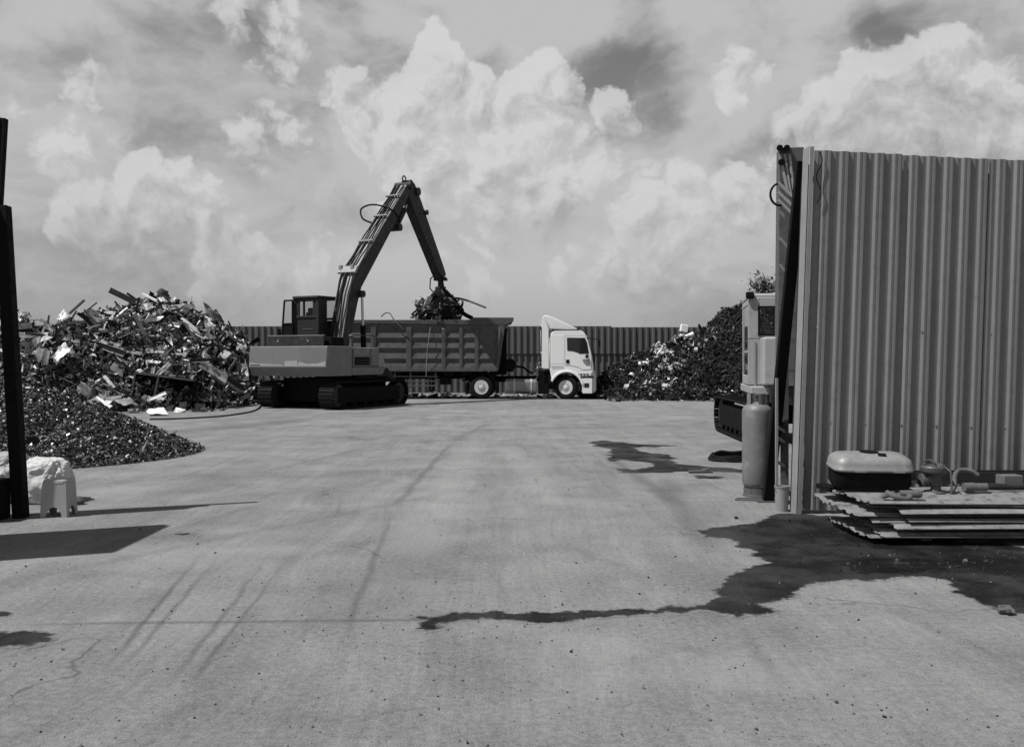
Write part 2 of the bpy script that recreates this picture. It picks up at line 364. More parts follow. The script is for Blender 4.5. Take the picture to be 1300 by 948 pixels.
def fractal(pts, depth=4, k=.16, seed=1):
    r = random.Random(seed); pts = [Vector((p[0], p[1])) for p in pts]
    for _ in range(depth):
        out = []
        for i, p in enumerate(pts):
            q = pts[(i+1) % len(pts)]; e = q - p; L = e.length; k = .22 if _ > 0 else .12
            nn = Vector((-e.y, e.x)); out += [p, p + e*.5 + nn * r.uniform(-k, k)]
        pts = out
    return pts
from mathutils.geometry import tessellate_polygon
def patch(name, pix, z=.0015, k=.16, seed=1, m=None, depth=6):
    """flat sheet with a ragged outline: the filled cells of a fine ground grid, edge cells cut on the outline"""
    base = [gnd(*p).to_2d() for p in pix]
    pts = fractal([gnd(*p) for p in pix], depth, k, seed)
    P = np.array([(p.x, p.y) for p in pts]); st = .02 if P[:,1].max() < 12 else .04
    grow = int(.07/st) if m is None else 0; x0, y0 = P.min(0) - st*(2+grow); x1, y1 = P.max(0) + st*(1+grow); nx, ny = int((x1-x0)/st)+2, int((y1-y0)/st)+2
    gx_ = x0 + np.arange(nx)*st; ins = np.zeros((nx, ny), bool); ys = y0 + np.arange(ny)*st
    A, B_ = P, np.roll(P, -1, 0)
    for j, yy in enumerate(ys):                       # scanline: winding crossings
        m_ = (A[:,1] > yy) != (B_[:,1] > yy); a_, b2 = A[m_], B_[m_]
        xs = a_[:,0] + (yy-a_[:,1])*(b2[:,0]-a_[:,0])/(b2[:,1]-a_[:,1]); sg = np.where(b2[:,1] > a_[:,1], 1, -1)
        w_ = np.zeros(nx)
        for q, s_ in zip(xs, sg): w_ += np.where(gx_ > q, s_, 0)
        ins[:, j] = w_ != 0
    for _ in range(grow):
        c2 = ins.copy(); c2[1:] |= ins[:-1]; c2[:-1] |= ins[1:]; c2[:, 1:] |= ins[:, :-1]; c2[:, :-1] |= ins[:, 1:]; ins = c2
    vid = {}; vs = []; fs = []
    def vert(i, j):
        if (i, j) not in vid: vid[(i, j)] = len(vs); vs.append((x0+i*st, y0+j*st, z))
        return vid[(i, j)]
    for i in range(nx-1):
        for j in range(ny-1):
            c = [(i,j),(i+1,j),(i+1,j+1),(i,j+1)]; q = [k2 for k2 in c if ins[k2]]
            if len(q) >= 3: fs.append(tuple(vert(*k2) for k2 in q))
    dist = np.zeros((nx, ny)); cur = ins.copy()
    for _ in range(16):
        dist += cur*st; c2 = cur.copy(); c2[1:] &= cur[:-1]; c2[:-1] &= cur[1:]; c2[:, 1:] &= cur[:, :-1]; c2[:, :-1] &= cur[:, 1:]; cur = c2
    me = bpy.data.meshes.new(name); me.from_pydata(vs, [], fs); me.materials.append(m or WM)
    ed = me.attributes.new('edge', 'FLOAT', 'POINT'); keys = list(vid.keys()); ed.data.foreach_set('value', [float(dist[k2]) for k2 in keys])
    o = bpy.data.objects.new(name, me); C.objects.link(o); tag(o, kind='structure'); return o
patch('wet_shade_patch', [(990,652),(965,664),(925,668),(884,673),(892,682),(930,684),(955,697),(972,712),(948,722),(922,735),(903,750),(910,766),(870,769),(800,774),(700,779),(620,776),  # wet stain; outline also takes in shade before the sheet stack, painted dark
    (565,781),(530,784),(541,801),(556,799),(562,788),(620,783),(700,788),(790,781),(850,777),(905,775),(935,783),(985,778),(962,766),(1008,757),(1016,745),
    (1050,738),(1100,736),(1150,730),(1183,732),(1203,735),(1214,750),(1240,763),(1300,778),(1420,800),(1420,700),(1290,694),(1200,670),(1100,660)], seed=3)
patch('wet_shade_patch', [(750,561),(768,559),(798,563),(862,566),(800,568),(815,573),(850,580),(872,590),(905,593),(950,596),(950,600),(900,598),(845,600),(782,601),(776,594),(812,596),(832,591),(795,583),(778,586)], seed=5, k=.12)
patch('wet_shade_patch', [(-40,806),(20,803),(60,803),(62,812),(40,822),(5,819),(-40,822)], seed=6)
patch('wet_shade_patch', [(582,826),(600,825),(602,832),(588,833)], seed=7)
patch('wet_shade_patch', [(-20,776),(2,777),(8,781),(-20,786)], seed=8)
patch('wet_shade_patch', [(222,676),(246,676),(240,680),(224,680)], seed=9)
patch('wet_shade_patch', [(880,603),(922,605),(915,608),(885,607)], seed=10, k=.1)
pud = mat('puddle_water', .012, .06, var=.2, bump=.02, bscale=5, spec=.6)
patch('puddle', [(1062,716),(1100,709),(1160,708),(1205,714),(1200,722),(1150,727),(1090,728)], z=.004, seed=11, m=pud, k=.12)

# ------------------------------------------------------------------ fences and walls
def corr_poly(x0, x1, pitch, depth, crest=.25, side=.16, micro=0):
    """trapezoid profile: list of (x, y); crest stands towards -y"""
    out = []; x = x0
    while x < x1:
        if micro:
            w_ = pitch*(1-crest-2*side); out += [(x, 0), (x+w_*.36, 0), (x+w_*.44, -micro), (x+w_*.56, -micro), (x+w_*.64, 0), (x+w_, 0)]
            x1_ = x + pitch*(1-crest-side); c_ = pitch*crest; out += [(x1_, -depth), (x1_+c_*.42, -depth), (x1_+c_*.5, -depth+micro*.8), (x1_+c_*.58, -depth), (x1_+c_, -depth)]
            x += pitch; continue
        out += [(x, 0), (x + pitch*(1-crest-2*side), 0), (x + pitch*(1-crest-side), -depth), (x + pitch*(1-side), -depth)]
        x += pitch
    out.append((x, 0)); return out
def corr_sheet(mb, x0, x1, z0, z1, y, pitch, depth, th=.004, crest=.25, side=.16, micro=0):
    p = corr_poly(x0, x1, pitch, depth, crest, side, micro); n = len(p)
    vs = [(a, y+q, z0) for a, q in p] + [(a, y+q, z1) for a, q in p] + [(a, y+q+th, z0) for a, q in p] + [(a, y+q+th, z1) for a, q in p]
    fs = []
    for i in range(n-1):
        fs += [(i, i+1, n+i+1, n+i), (2*n+i+1, 2*n+i, 3*n+i, 3*n+i+1), (n+i, n+i+1, 3*n+i+1, 3*n+i), (i+1, i, 2*n+i, 2*n+i+1)]
    fs += [(0, n, 3*n, 2*n), (n-1, 3*n-1, 4*n-1, 2*n-1)]
    return mb.add(vs, fs)
def far_fence(name, p0, p1, h, label, hseam):
    d = p1 - p0; L = d.length; t = empty(name, p0, math.atan2(d.y, d.x), label, 'fence', 'sheet fences at the back of the yard')
    n = max(1, int(L / 6)); w = L / n
    for i in range(n):
        j = rng.uniform(-.03, .03)
        mb = MB(); corr_sheet(mb, i*w, (i+1)*w - .02, hseam - .05, h + j, 0, .32, .05); mb.build('sheet_panel', M['fence'], t)
        mb = MB(); corr_sheet(mb, i*w, (i+1)*w - .02, .05, hseam, .06, .32, .05); mb.build('sheet_panel', M['fence'], t)
        mb = MB(); mb.bx(i*w-.06, i*w+.06, .14, .26, 0, h - .1); mb.build('post', M['steel'], t)
    MB().bx(0, L, .07, .13, h-.35, h-.27).build('rail', M['steel'], t)
far_fence('sheet_fence', Vector((-34, 46, 0)), Vector((-9.2, 46, 0)), 3.42, 'corrugated sheet fence behind the big scrap heap and the tracked machine', 1.9)
far_fence('sheet_fence', Vector((-9.1, 45.4, 0)), Vector((26, 45, 0)), 3.36, 'long corrugated sheet fence running behind the white truck and the dark heap', 2.05)

# right corrugated wall, turned 2.4 degrees in its own plane
th = R(3.)
W0 = gnd(1009, 652)
wall = empty('corrugated_wall', W0, 0, 'tall ribbed metal sheet wall standing upright on the right', 'wall')
wall.rotation_euler = Matrix.Rotation(th, 4, 'Z').to_3x3().to_euler()
lean = Matrix.Rotation(R(2.0), 3, 'Y')
def leaned(mb, piv=(0, 0, 0)):
    mb.v = [tuple(lean @ Vector(v)) for v in mb.v]; return mb
for i in range(6):
    mb = MB(); corr_sheet(mb, .08 + i*.975, .08 + (i+1)*.975 - .001, .05, 3.93 + rng.uniform(-.012, .012), .012*(i % 2),   .195, .025, crest=.36, side=.11, micro=.003)
    leaned(mb).build('sheet_panel', M['wall'], wall)
mb = MB(); mb.bx(.012, .06, -.045, -.037, .0, 3.96); mb.bx(-.003, .005, -.045, .12, 0, 3.96); leaned(mb).build('corner_trim', M['trim'], wall, .004)
for z in (.5, 2., 3.6):
    leaned(MB().bx(0, 5.9, .05, .11, z, z+.06)).build('rail', M['steel'], wall)
for x in (.02, 2, 4, 5.9):
    leaned(MB().bx(x, x+.1, .115, .21, 0.02 , 3.8)).build('post', M['dark'], wall)
mb = MB()
for z in (2.02, 1.0, .52):
    for i in range(15):
        x = .08 + .195*(i*2) + .085 + (.0 if z > 2 else .195)
        if x < 5.8 and rng.random() < .75: leaned(MB().cyl((x, -.012, z), (x, .004, z), .014, .009, n=8)).build('screw', M['trim'], wall)
mb = MB(); mb.tube([(.12+.03*math.sin(k*.9), -.05, 3.9 - k*.05) for k in range(12)], .006, 5); leaned(mb).build('rope_end', M['black'], wall)
mb = MB()
for i in range(7): mb.add([(p[0], p[1]-.045, p[2]) for p in ((2.0,0,2.62),(2.02,0,2.60),(2.03,0,2.67),(2.01,0,2.7))], [(0,1,2,3)])
# ------------------------------------------------------------------ leaning black beam, side rack, bucket
def channel(mb, p0, p1, w, h, t=.012, up=(0, 1, 0)):
    p0, p1 = Vector(p0), Vector(p1); d = (p1-p0).normalized(); sx = d.cross(Vector(up)).normalized(); uz = sx.cross(d)
    mb.beam(p0 - uz*h/2, p1 - uz*h/2, w, t, up=uz); mb.beam(p0 - sx*(w/2-t/2), p1 - sx*(w/2-t/2), t, h - t*1.2, up=uz); mb.beam(p0 + sx*(w/2-t/2), p1 + sx*(w/2-t/2), t, h - t*1.2, up=uz)
    return mb
p = gnd(975, 636)
bt = empty('steel_channel', p, 0, 'long black steel channel leaning against the edge of the tall ribbed wall', 'steel beam')
top = at(1018, 205, 10.0) - p
mb = MB(); channel(mb, (0, 0, .012), top, .12, .09); mb.build('channel', M['black'], bt, .002)
MB().box((0.02, 0, .006), (.34, .22, .012)).build('foot_plate', M['steel'], bt, .002)
rt = empty('metal_rack', gnd(996, 641), 0, 'pale welded rack frame squeezed between the black channel and the ribbed wall', 'rack')
mb = MB(); mb.beam((-.09,0,0), (-.09,0,1.45), .03, .03); mb.beam((.10,.25,0), (.10,.25,1.9), .03, .03); mb.build('upright', M['trim'], rt, .003)
for z in (.12, .4, .68, .8):
    MB().beam((-.09,0,z+.1), (.10,.25,z), .03, .03).build('rung', M['trim'], rt, .003)
MB().beam((.06, .2, 0), (.06, .2, 2.2), .09, .03).build('board', M['rust'], rt, .003)
bk = empty('bucket', gnd(997, 650), 0, 'dirty pale bucket standing at the foot of the ribbed wall', 'bucket')
mb = MB(); mb.lathe([(.0, .004), (.065, .0), (.075, .26), (.08, .265), (.08, .28), (.073, .28), (.06, .02), (0, .02)], (-.02, .06, 0), n=24); mb.build('bucket_body', M['trim'], bk)
mb = MB(); mb.tube([(-.02+.083*math.cos(a), .06-.05*math.sin(a), .27-.1*math.sin(a)) for a in np.linspace(0, PI, 12)], .004, 6); mb.build('bucket_handle', M['steel'], bk)

# ------------------------------------------------------------------ gas cylinder
gc = empty('gas_cylinder', gnd(961, 629), 0, 'tall dented grey gas cylinder standing beside the leaning black channel', 'gas cylinder')
mb = MB(); r = .178
prof = [(0, .075), (.10, .08), (.155, .11), (r, .17), (r, .4), (r, .8), (r, 1.03)] + [(r*math.cos(a), 1.03 + .12*math.sin(a)) for a in np.linspace(.15, 1.5, 9)] + [(0, 1.15)]
mb.lathe(prof, (0, 0, 0), n=48); mb.build('body', M['cylm'], gc, ang=50)
mb = MB(); mb.lathe([(.15, 0), (.17, 0), (.17, .02), (.16, .025), (.16, .1), (.15, .1), (.15, 0)], (0, 0, 0), n=40); mb.build('foot_ring', M['rust'], gc)
mb = MB()
pr = [(.115+.004, 1.12), (.119, 1.25), (.11, 1.25), (.11, 1.12)]
n = 30
for i in range(n):
    a0, a1 = (2*PI*(i+.0)/n, 2*PI*(i+1)/n)
    if 3 <= i <= 6 or 18 <= i <= 21: continue
    vs = [(q*math.cos(a), q*math.sin(a), z) for a in (a0, a1) for q, z in pr]
    mb.add(vs, [(0,1,5,4),(1,2,6,5),(2,3,7,6),(0,4,7,3),(0,3,2,1),(4,5,6,7)])
mb.build('valve_shroud', M['cylm'], gc)
mb = MB(); mb.cyl((0,0,1.13),(0,0,1.22),.022); mb.cyl((0,0,1.20),(.05,-.02,1.20),.014); mb.lathe([(0,1.22),(.035,1.22),(.035,1.24),(0,1.24)], (0,0,0), n=12); mb.build('valve', M['steel'], gc)
mb = MB(); mb.tube([(-.05+.25*math.cos(a)+.01*math.sin(5*a), -.16+.08*math.sin(a), .012) for a in np.linspace(0, 5.2, 26)], .008, 6)
tag(mb.build('wire_loop', M['rust']), 'rusty wire loop lying at the foot of the gas cylinder', 'wire'); bpy.data.objects['wire_loop'].location = gnd(961, 632)

# coil of cable on the ground behind the cylinder
mb = MB(); pts = []
for k in range(120):
    a = k*2*PI/34; rr = .40 + .03*math.sin(k*.37) - .02*(k//34)
    pts.append((rr*math.cos(a)*1.05, rr*math.sin(a)*.9, .022 + .03*(k//34) + .012*math.sin(k*.9)))
mb.tube(pts, .02, 8); o = mb.build('cable_coil', M['rubber']); o.location = gnd(932, 584); tag(o, 'coil of black cable lying flat on the yard near the pale digger', 'cable')
mb = MB(); mb.box((0, 0, .02), (.36, .10, .03), Matrix.Rotation(.15, 3, 'Z')); mb.box((.1,.03,.04),(.12,.08,.03), Matrix.Rotation(.6, 3, 'Z'))
o = mb.build('scrap_lump', M['rust'], bevel=.008); o.location = gnd(889, 600); tag(o, 'small flat lump of scrap on the wet ground before the cable coil', 'scrap')

# ------------------------------------------------------------------ stack of corrugated sheets
def stack_sheet(idx, x0, y0, y1, L, z, rz, tilt, bend, n_label):
    """sheet whose ribs run along x; its wavy end is on the left"""
    mb = MB(); prof = []; y = y0; pitch = .15; d = .017
    while y < y1:
        prof += [(y, 0), (y + pitch*.42, 0), (y + pitch*.56, d), (y + pitch*.86, d)]; y += pitch
    prof.append((y, 0)); n = len(prof); nx = 14; vs = []
    r = random.Random(idx)
    ph = r.uniform(0, 6)
    for t in (0, .005):
        for i in range(nx+1):
            x = L*i/nx + (0 if i else 0)
            for j, (yy, zz) in enumerate(prof):
                e = (r.uniform(-.012, .012) if i == 0 else 0)
                vs.append((x + e + (.03*math.sin(yy*5+ph) if i == 0 else 0), yy, zz + t + bend*math.sin(x*1.1+ph)*(.3+abs(yy-(y0+y1)/2)) + .012*math.sin(yy*9+ph+x)))
    def q(t, i, j): return t*(nx+1)*n + i*n + j
    fs = []
    for i in range(nx):
        for j in range(n-1):
            fs += [(q(0,i,j), q(0,i,j+1), q(0,i+1,j+1), q(0,i+1,j)), (q(1,i,j), q(1,i+1,j), q(1,i+1,j+1), q(1,i,j+1))]
    for i in range(nx): fs += [(q(0,i,0), q(0,i+1,0), q(1,i+1,0), q(1,i,0)), (q(0,i,n-1), q(1,i,n-1), q(1,i+1,n-1), q(0,i+1,n-1))]
    for j in range(n-1): fs += [(q(0,0,j), q(1,0,j), q(1,0,j+1), q(0,0,j+1)), (q(0,nx,j), q(0,nx,j+1), q(1,nx,j+1), q(1,nx,j))]
    mb.add(vs, fs); o = mb.build('corrugated_sheet', M['sheet'], ang=25)
    o.location = (x0, 0, z); o.rotation_euler = (0, tilt, rz)
    return tag(o, n_label, 'metal sheet', 'corrugated sheets stacked before the ribbed wall')
ords = ['lowest', 'second lowest', 'third lowest', 'fourth lowest', 'fifth lowest', 'middle', 'fifth from the top', 'fourth from the top', 'third from the top', 'second from the top', 'topmost']
marks = ['nearest the wet ground', 'its near corner drawn left', 'corrugated steel', 'its near edge foremost', 'poking out left', 'its end drawn right', 'corrugated steel', 'corrugated steel', 'poking out left', 'corrugated steel', 'under the tank']
rs_ = random.Random(21)
XO = [.10, .0, .16, .02, -.10, .22, .05, .12, -.06, .20, .26]; ZO = [0, .022, .05, .095, .116, .136, .185, .204, .226, .262, .284]; YO = [.06, .0, .10, -.02, .12, .03, .16, .05, .24, .16, .10]
for i in range(11):
    stack_sheet(i, 3.20 + XO[i], 8.08 + YO[i] + .12*ZO[i], 9.25 + rs_.uniform(-.1, .12), 4.1, .060 + ZO[i], rs_.uniform(-.03, .03), rs_.uniform(-.008, .002), .007, '%s sheet of the stack before the ribbed wall, %s' % (ords[i], marks[i]))
for k, x in enumerate((3.75, 5.2, 6.6)):
    o = MB().bx(x, x+.1, 8.3, 9.3, 0, .055).build('timber_batten', M['wood'], bevel=.006)
    tag(o, ['wooden batten under the left end of the sheet stack', 'wooden batten under the middle of the sheet stack', 'wooden batten under the right end of the sheet stack'][k], 'batten', 'battens under the sheet stack')

# tank on the stack
ZT = .365
tk = empty('fuel_tank', (at(1116.5, 600, 8.72).x, 8.98, ZT+.03), 0, 'old fuel tank with pale rounded top and a round hole, lying on the sheet stack', 'tank')
pl = at(1066, 600, 8.72).x; pr_ = at(1167, 600, 8.72).x; cx = 0.; wx = (pr_-pl)*.97; tk.rotation_euler = (R(3.5), 0, R(-6))
def rrect(cx, cy, w, h, r, n=6):
    out = []
    for sx_, sy_, a0 in ((1,1,0),(-1,1,PI/2),(-1,-1,PI),(1,-1,3*PI/2)):
        for k in range(n+1):
            a = a0 + PI/2*k/n; out.append((cx + sx_*(w/2-r) + r*math.cos(a), cy + sy_*(h/2-r) + r*math.sin(a)))
    return out
def loft(mb, rings, cap=True):
    n = len(rings[0]); vs = [v for r_ in rings for v in r_]
    fs = [(i*n+k, i*n+(k+1) % n, (i+1)*n+(k+1) % n, (i+1)*n+k) for i in range(len(rings)-1) for k in range(n)]
    if cap: fs += [tuple(range(n-1,-1,-1)), tuple((len(rings)-1)*n+k for k in range(n))]
    return mb.add(vs, fs)
cy = 0.; dy = .46
def ring(shr, z, r): return [(x, y, z) for x, y in rrect(cx, cy, wx - 2*shr, dy - 2*shr, r)]
mb = MB(); loft(mb, [ring(.03, .02, .08), ring(.012, .06, .09), ring(.012, .195, .09)]); mb.build('lower_shell', M['black'], tk)
mb = MB(); loft(mb, [ring(0, .19, .1), ring(-.008, .20, .1), ring(-.008, .215, .1), ring(0, .225, .1), ring(.002, .26, .1), ring(.02, .305, .09), ring(.06, .335, .07), ring(.11, .347, .05), ring(.19, .35, .02)]); mb.build('upper_shell', M['tankm'], tk, ang=60)
mb = MB(); mb.lathe([(0, .3515), (.08, .3515), (.086, .351), (.09, .356), (.086, .36), (.08, .353), (0, .353)], (cx+.0, cy+.02, 0), n=28); mb.build('filler_hole', M['black'], tk)
MB().box((cx+.085, cy-.12, .349), (.075, .09, .006), Matrix.Rotation(.12, 3, 'X') @ Matrix.Rotation(-.2, 3, 'Z')).build('tag_plate', M['black'], tk)
for dx in (-.14, .22): MB().box((cx+dx, cy-dy/2-.004, .20), (.11, .012, .02)).build('bracket', M['tankm'], tk, .003)

# machinery, hoses and loose parts on the stack
pm = empty('pump_unit', (at(1188, 600, 8.85).x, 8.85, ZT), 0, 'rusty pump with a round lid standing right of the tank', 'pump')
mb = MB(); mb.lathe([(0,0),(.11,0),(.11,.015),(.05,.02),(.045,.06),(.06,.075),(.06,.1),(.045,.12),(.05,.17),(.10,.19),(.10,.2),(0,.2)], (0,0,0), n=24); mb.build('pump_body', M['rust'], pm)
mb = MB(); mb.lathe([(.0,.205),(.115,.205),(.12,.22),(.12,.25),(.105,.265),(.09,.26),(.085,.25),(.03,.25),(.02,.27),(0,.27)], (-.03,-.02,0), n=28); mb.build('pump_lid', M['steel'], pm)
for k in range(6):
    a = k*PI/3; MB().lathe([(0,.25),(.012,.25),(.012,.275),(0,.275)], (-.03+.1*math.cos(a), -.02+.1*math.sin(a), 0), n=6).build('bolt', M['steel'], pm)
mb = MB(); mb.cyl((-.13,0,.12),(-.02,0,.14),.045); mb.cyl((-.15,0,.12),(-.13,0,.12),.065); mb.build('inlet_flange', M['rust'], pm)
fr = empty('bent_rod_frame', (at(1203, 600, 8.7).x, 8.7, ZT), 0, 'bent steel rod loop standing upright in front of the rusty pump', 'steel rod')
mb = MB(); mb.tube([(-.09,.35,.28),(-.06,.25,.31),(.0,.06,.26),(.03,0,.22),(.03,-.02,.10),(.02,-.03,.0)], .009, 8); mb.build('rod', M['steel'], fr)
def hose(name, pts, r, m, label, cat='hose', corr=False):
    pts = [Vector(p) for p in pts]; out = []
    for i in range(len(pts)-1):
        p0 = pts[max(i-1,0)]; p1 = pts[i]; p2 = pts[i+1]; p3 = pts[min(i+2,len(pts)-1)]
        for k in range(8):
            t = k/8; out.append(.5*((2*p1)+(p2-p0)*t+(2*p0-5*p1+4*p2-p3)*t*t+(3*p1-p0-3*p2+p3)*t*t*t))
    out.append(pts[-1]); mb = MB(); mb.tube(out, r, 10, rs=[r*(1+.12*(i % 2)) for i in range(len(out))] if corr else None)
    return tag(mb.build(name, m, ang=60), label, cat)
x = lambda px, d=8.8: at(px, 600, d).x
hose('rubber_hose', [(x(1203),8.72,ZT+.03),(x(1212),8.8,ZT+.07),(x(1218),8.9,ZT+.13),(x(1226),8.98,ZT+.18),(x(1236),9.02,ZT+.20),(x(1247),9.0,ZT+.19),(x(1254),8.98,ZT+.15)], .021, M['rust'], 'curved ribbed hose rising beside the bent rod on the sheet stack', corr=True)
hose('thick_pipe', [(x(1226),8.78,ZT+.06),(x(1250),8.8,ZT+.065),(x(1280),8.82,ZT+.06),(x(1330),8.85,ZT+.06)], .034, M['dark'], 'dark thick pipe lying along the sheet stack at the right', 'pipe')
mb = MB(); mb.cyl((x(1222),8.78,ZT+.06),(x(1236),8.79,ZT+.062),.044); mb.cyl((x(1234),8.79,ZT+.06),(x(1252),8.79,ZT+.06),.040); tag(mb.build('pipe_sleeve', M['rope'], bevel=.004), 'pale sleeve fitting on the left end of the thick pipe', 'pipe fitting')
o = MB().box((x(1290),8.92,ZT+.11), (.20,.14,.11), Matrix.Rotation(.1, 3, 'Z')).build('wooden_block', M['wood'], bevel=.008); tag(o, 'rough wooden block on the sheet stack at the far right', 'block')
hose('rag_rope', [(x(1118,8.5),8.46,ZT+.02),(x(1128,8.5),8.42,ZT+.05),(x(1138,8.5),8.5,ZT+.02),(x(1150,8.5),8.42,ZT+.03),(x(1143,8.5),8.36,ZT+.01),(x(1130,8.5),8.36,ZT+.03),(x(1122,8.5),8.44,ZT+.06)], .024, M['rope'], 'knotted dirty rope lying in front of the tank', 'rope', corr=True)
mb = MB(); mb.cyl((x(1140,8.5),8.46,ZT+.045),(x(1162,8.5),8.44,ZT+.045),.032,.036,16); mb.cyl((x(1162,8.5),8.44,ZT+.045),(x(1166,8.5),8.44,ZT+.045),.04,.03,16); tag(mb.build('rag_roll', M['rope'], bevel=.004), 'dirty cloth roll on the sheet stack before the tank', 'cloth roll')
o = MB(); channel(o, (x(1160,9.35),9.38,ZT+.09), (x(1420,9.35),9.42,ZT+.09), .2, .12, up=(0,0,1)); tag(o.build('steel_beam', M['dark'], bevel=.003), 'long dark steel beam lying behind the tank against the ribbed wall', 'steel beam')
o = MB().box((x(1052,9.2),9.2,ZT+.0), (.13,.3,.05), Matrix.Rotation(.1,3,'Z')).build('steel_offcut', M['black'], bevel=.004); tag(o, 'short black offcut on the back left corner of the sheet stack', 'offcut')
hose('wire_tie', [(x(1062,9),9.1,ZT+.0),(x(1064,9),9.05,ZT+.12),(x(1072,9),9.2,ZT+.24)], .006, M['steel'], 'thin wire standing at the left end of the tank', 'wire')
mb = MB()
for k in range(10):
    a = k*.9; mb.box((.03*math.cos(a), .03*math.sin(a), .02+.008*(k % 3)), (.05,.03,.03), Matrix.Rotation(a*1.7,3,'Z') @ Matrix.Rotation(a,3,'X'))
o = mb.build('mud_clod', M['stone'], bevel=.006); o.location = gnd(1277, 779); tag(o, 'dark clod lying alone on the yard at the lower right', 'clod')

# ------------------------------------------------------------------ trucks: wheels
def wheel(parent, c, r=.51, w=.3, yaw=0., side=-1, name='wheel'):
    """axle along y; side -1 shows its face towards the camera"""
    mb = MB(); rr = r
    prof = [(rr*.58, -w/2), (rr*.80, -w/2-.01), (rr*.93, -w/2+.01), (rr*.99, -w/2+.05), (rr, -w*.2), (rr, w*.2), (rr*.99, w/2-.05), (rr*.93, w/2-.01), (rr*.80, w/2+.01), (rr*.58, w/2)]
    mb.lathe(prof, (0,0,0), 'y', 40)
    for k in range(40):
        a = 2*PI*k/40
        for s2 in (-1, 1): mb.box((math.cos(a)*(rr+.003), s2*w*.27, math.sin(a)*(rr+.003)), (.02, w*.34, .045), Matrix.Rotation(-a, 3, 'Y'))
    t = mb.build(name, M['rubber'], parent, ang=50)
    t.location = c; t.rotation_euler = (0, 0, yaw)
    f = side*w/2
    mb = MB(); mb.lathe([(rr*.60, f*1.02), (rr*.585, f*1.06), (rr*.56, f*.98), (rr*.53, f*.7), (rr*.42, f*.45), (rr*.36, f*.5), (rr*.34, f*.95), (rr*.20, f*1.02), (rr*.19, f*1.2), (rr*.12, f*1.28), (0, f*1.3)], (0,0,0), 'y', 36)
    rim = mb.build('rim', M['whiterim'], t, ang=40)
    if side == -1:
        for k in range(10):
            a = 2*PI*k/10; p = Vector((math.cos(a)*rr*.28, f*1.0, math.sin(a)*rr*.28)); MB().cyl(p, p + Vector((0, side*.03, 0)), .016, n=6).build('wheel_nut', M['steel'], t)
        for k in range(8):
            a = 2*PI*(k+.5)/8; p = Vector((math.cos(a)*rr*.46, f*.60, math.sin(a)*rr*.46)); MB().cyl(p, p + Vector((0, side*.02, 0)), .034, n=10).build('vent_hole', M['black'], t)
    return t

# tractor unit: local x forward, local y=0 the near flank, z up; scale 29.5 photo px per metre at 39 m
S = F/39.
tr = empty('lorry_tractor', ((611-650)/S, 39, 0), R(-2.0), 'white lorry cab and tractor unit facing right in front of the sheet fence', 'truck')
tx = lambda px: (px-611)/S
tz = lambda py: (506.5-py)/S
def tp(*pts): return [(tx(a), tz(b_)) for a, b_ in pts]
arch = [(719 + 19.3*math.cos(a), 493 - 20.5*math.sin(a)) for a in np.linspace(-.15, PI-.35, 18)]
body = tp((698,468),(697.3,440),(697.8,428),(700,422),(705,419.3),(722,418.3),(736,419),(741,421.5),(744.5,427),(748,438),(751,450),(752.5,462),(753,467)) + tp((753,470)) + tp((752,497),(738.5,498)) + [(tx(a), tz(b_)) for a, b_ in arch]
mb = MB(); mb.prism(body, 'y', 0, 2.46); cab = mb.build('cab_body', M['white'], tr, .07, 4)
# bumper wrap, grey plastic
mb = MB(); mb.prism(tp((752.5,468),(755,470),(757,476),(757,496),(753,499),(741,498.7),(744,484)), 'y', -.012, 2.48); mb.build('bumper', M['plastic'], tr, .05, 3)
mb = MB(); mb.prism(tp((737.5,480),(751.5,480),(751.5,499),(739.5,499)), 'y', -.022, .04); mb.build('step_panel', M['white'], tr, .02)
mb = MB(); mb.prism(tp((741.5,486),(747.5,486),(747.5,491.5),(741.5,491.5)), 'y', -.03, -.012); mb.build('step_recess', M['cabdark'], tr)
mb = MB(); mb.prism(tp((735,478),(753,477),(753,478.6),(736,479.4)), 'y', -.028, 0); mb.build('bumper_seam', M['black'], tr)
mb = MB(); mb.prism(tp((733,473.5),(747,473.5),(749,476.5),(738,477)), 'y', -.02, .03); mb.build('headlight', M['lampm'], tr)
mb = MB()
for k in range(3): mb.prism(tp((736+k*4,474.2),(738+k*4,474.2),(739+k*4,476.3),(737+k*4,476.3)), 'y', -.026, -.018)
mb.build('headlight_bezel', M['dark'], tr)
# wheel-arch flare
mb = MB(); o1 = [(719+22.2*math.cos(a), 493-23*math.sin(a)) for a in np.linspace(.25, PI-.45, 22)]; i1 = [(719+19.3*math.cos(a), 493-20.5*math.sin(a)) for a in np.linspace(PI-.45, .25, 22)]
mb.prism(tp(*(o1+i1)), 'y', -.06, .1); mb.build('wheel_arch', M['white'], tr, .015)
mb = MB(); o1 = [(719+19.3*math.cos(a), 493-20.5*math.sin(a)) for a in np.linspace(-.1, PI-.3, 22)]; i1 = [(719+17.8*math.cos(a), 493-19*math.sin(a)) for a in np.linspace(PI-.3, -.1, 22)]
mb.prism(tp(*(o1+i1)), 'y', -.02, .6); mb.build('arch_liner', M['black'], tr)
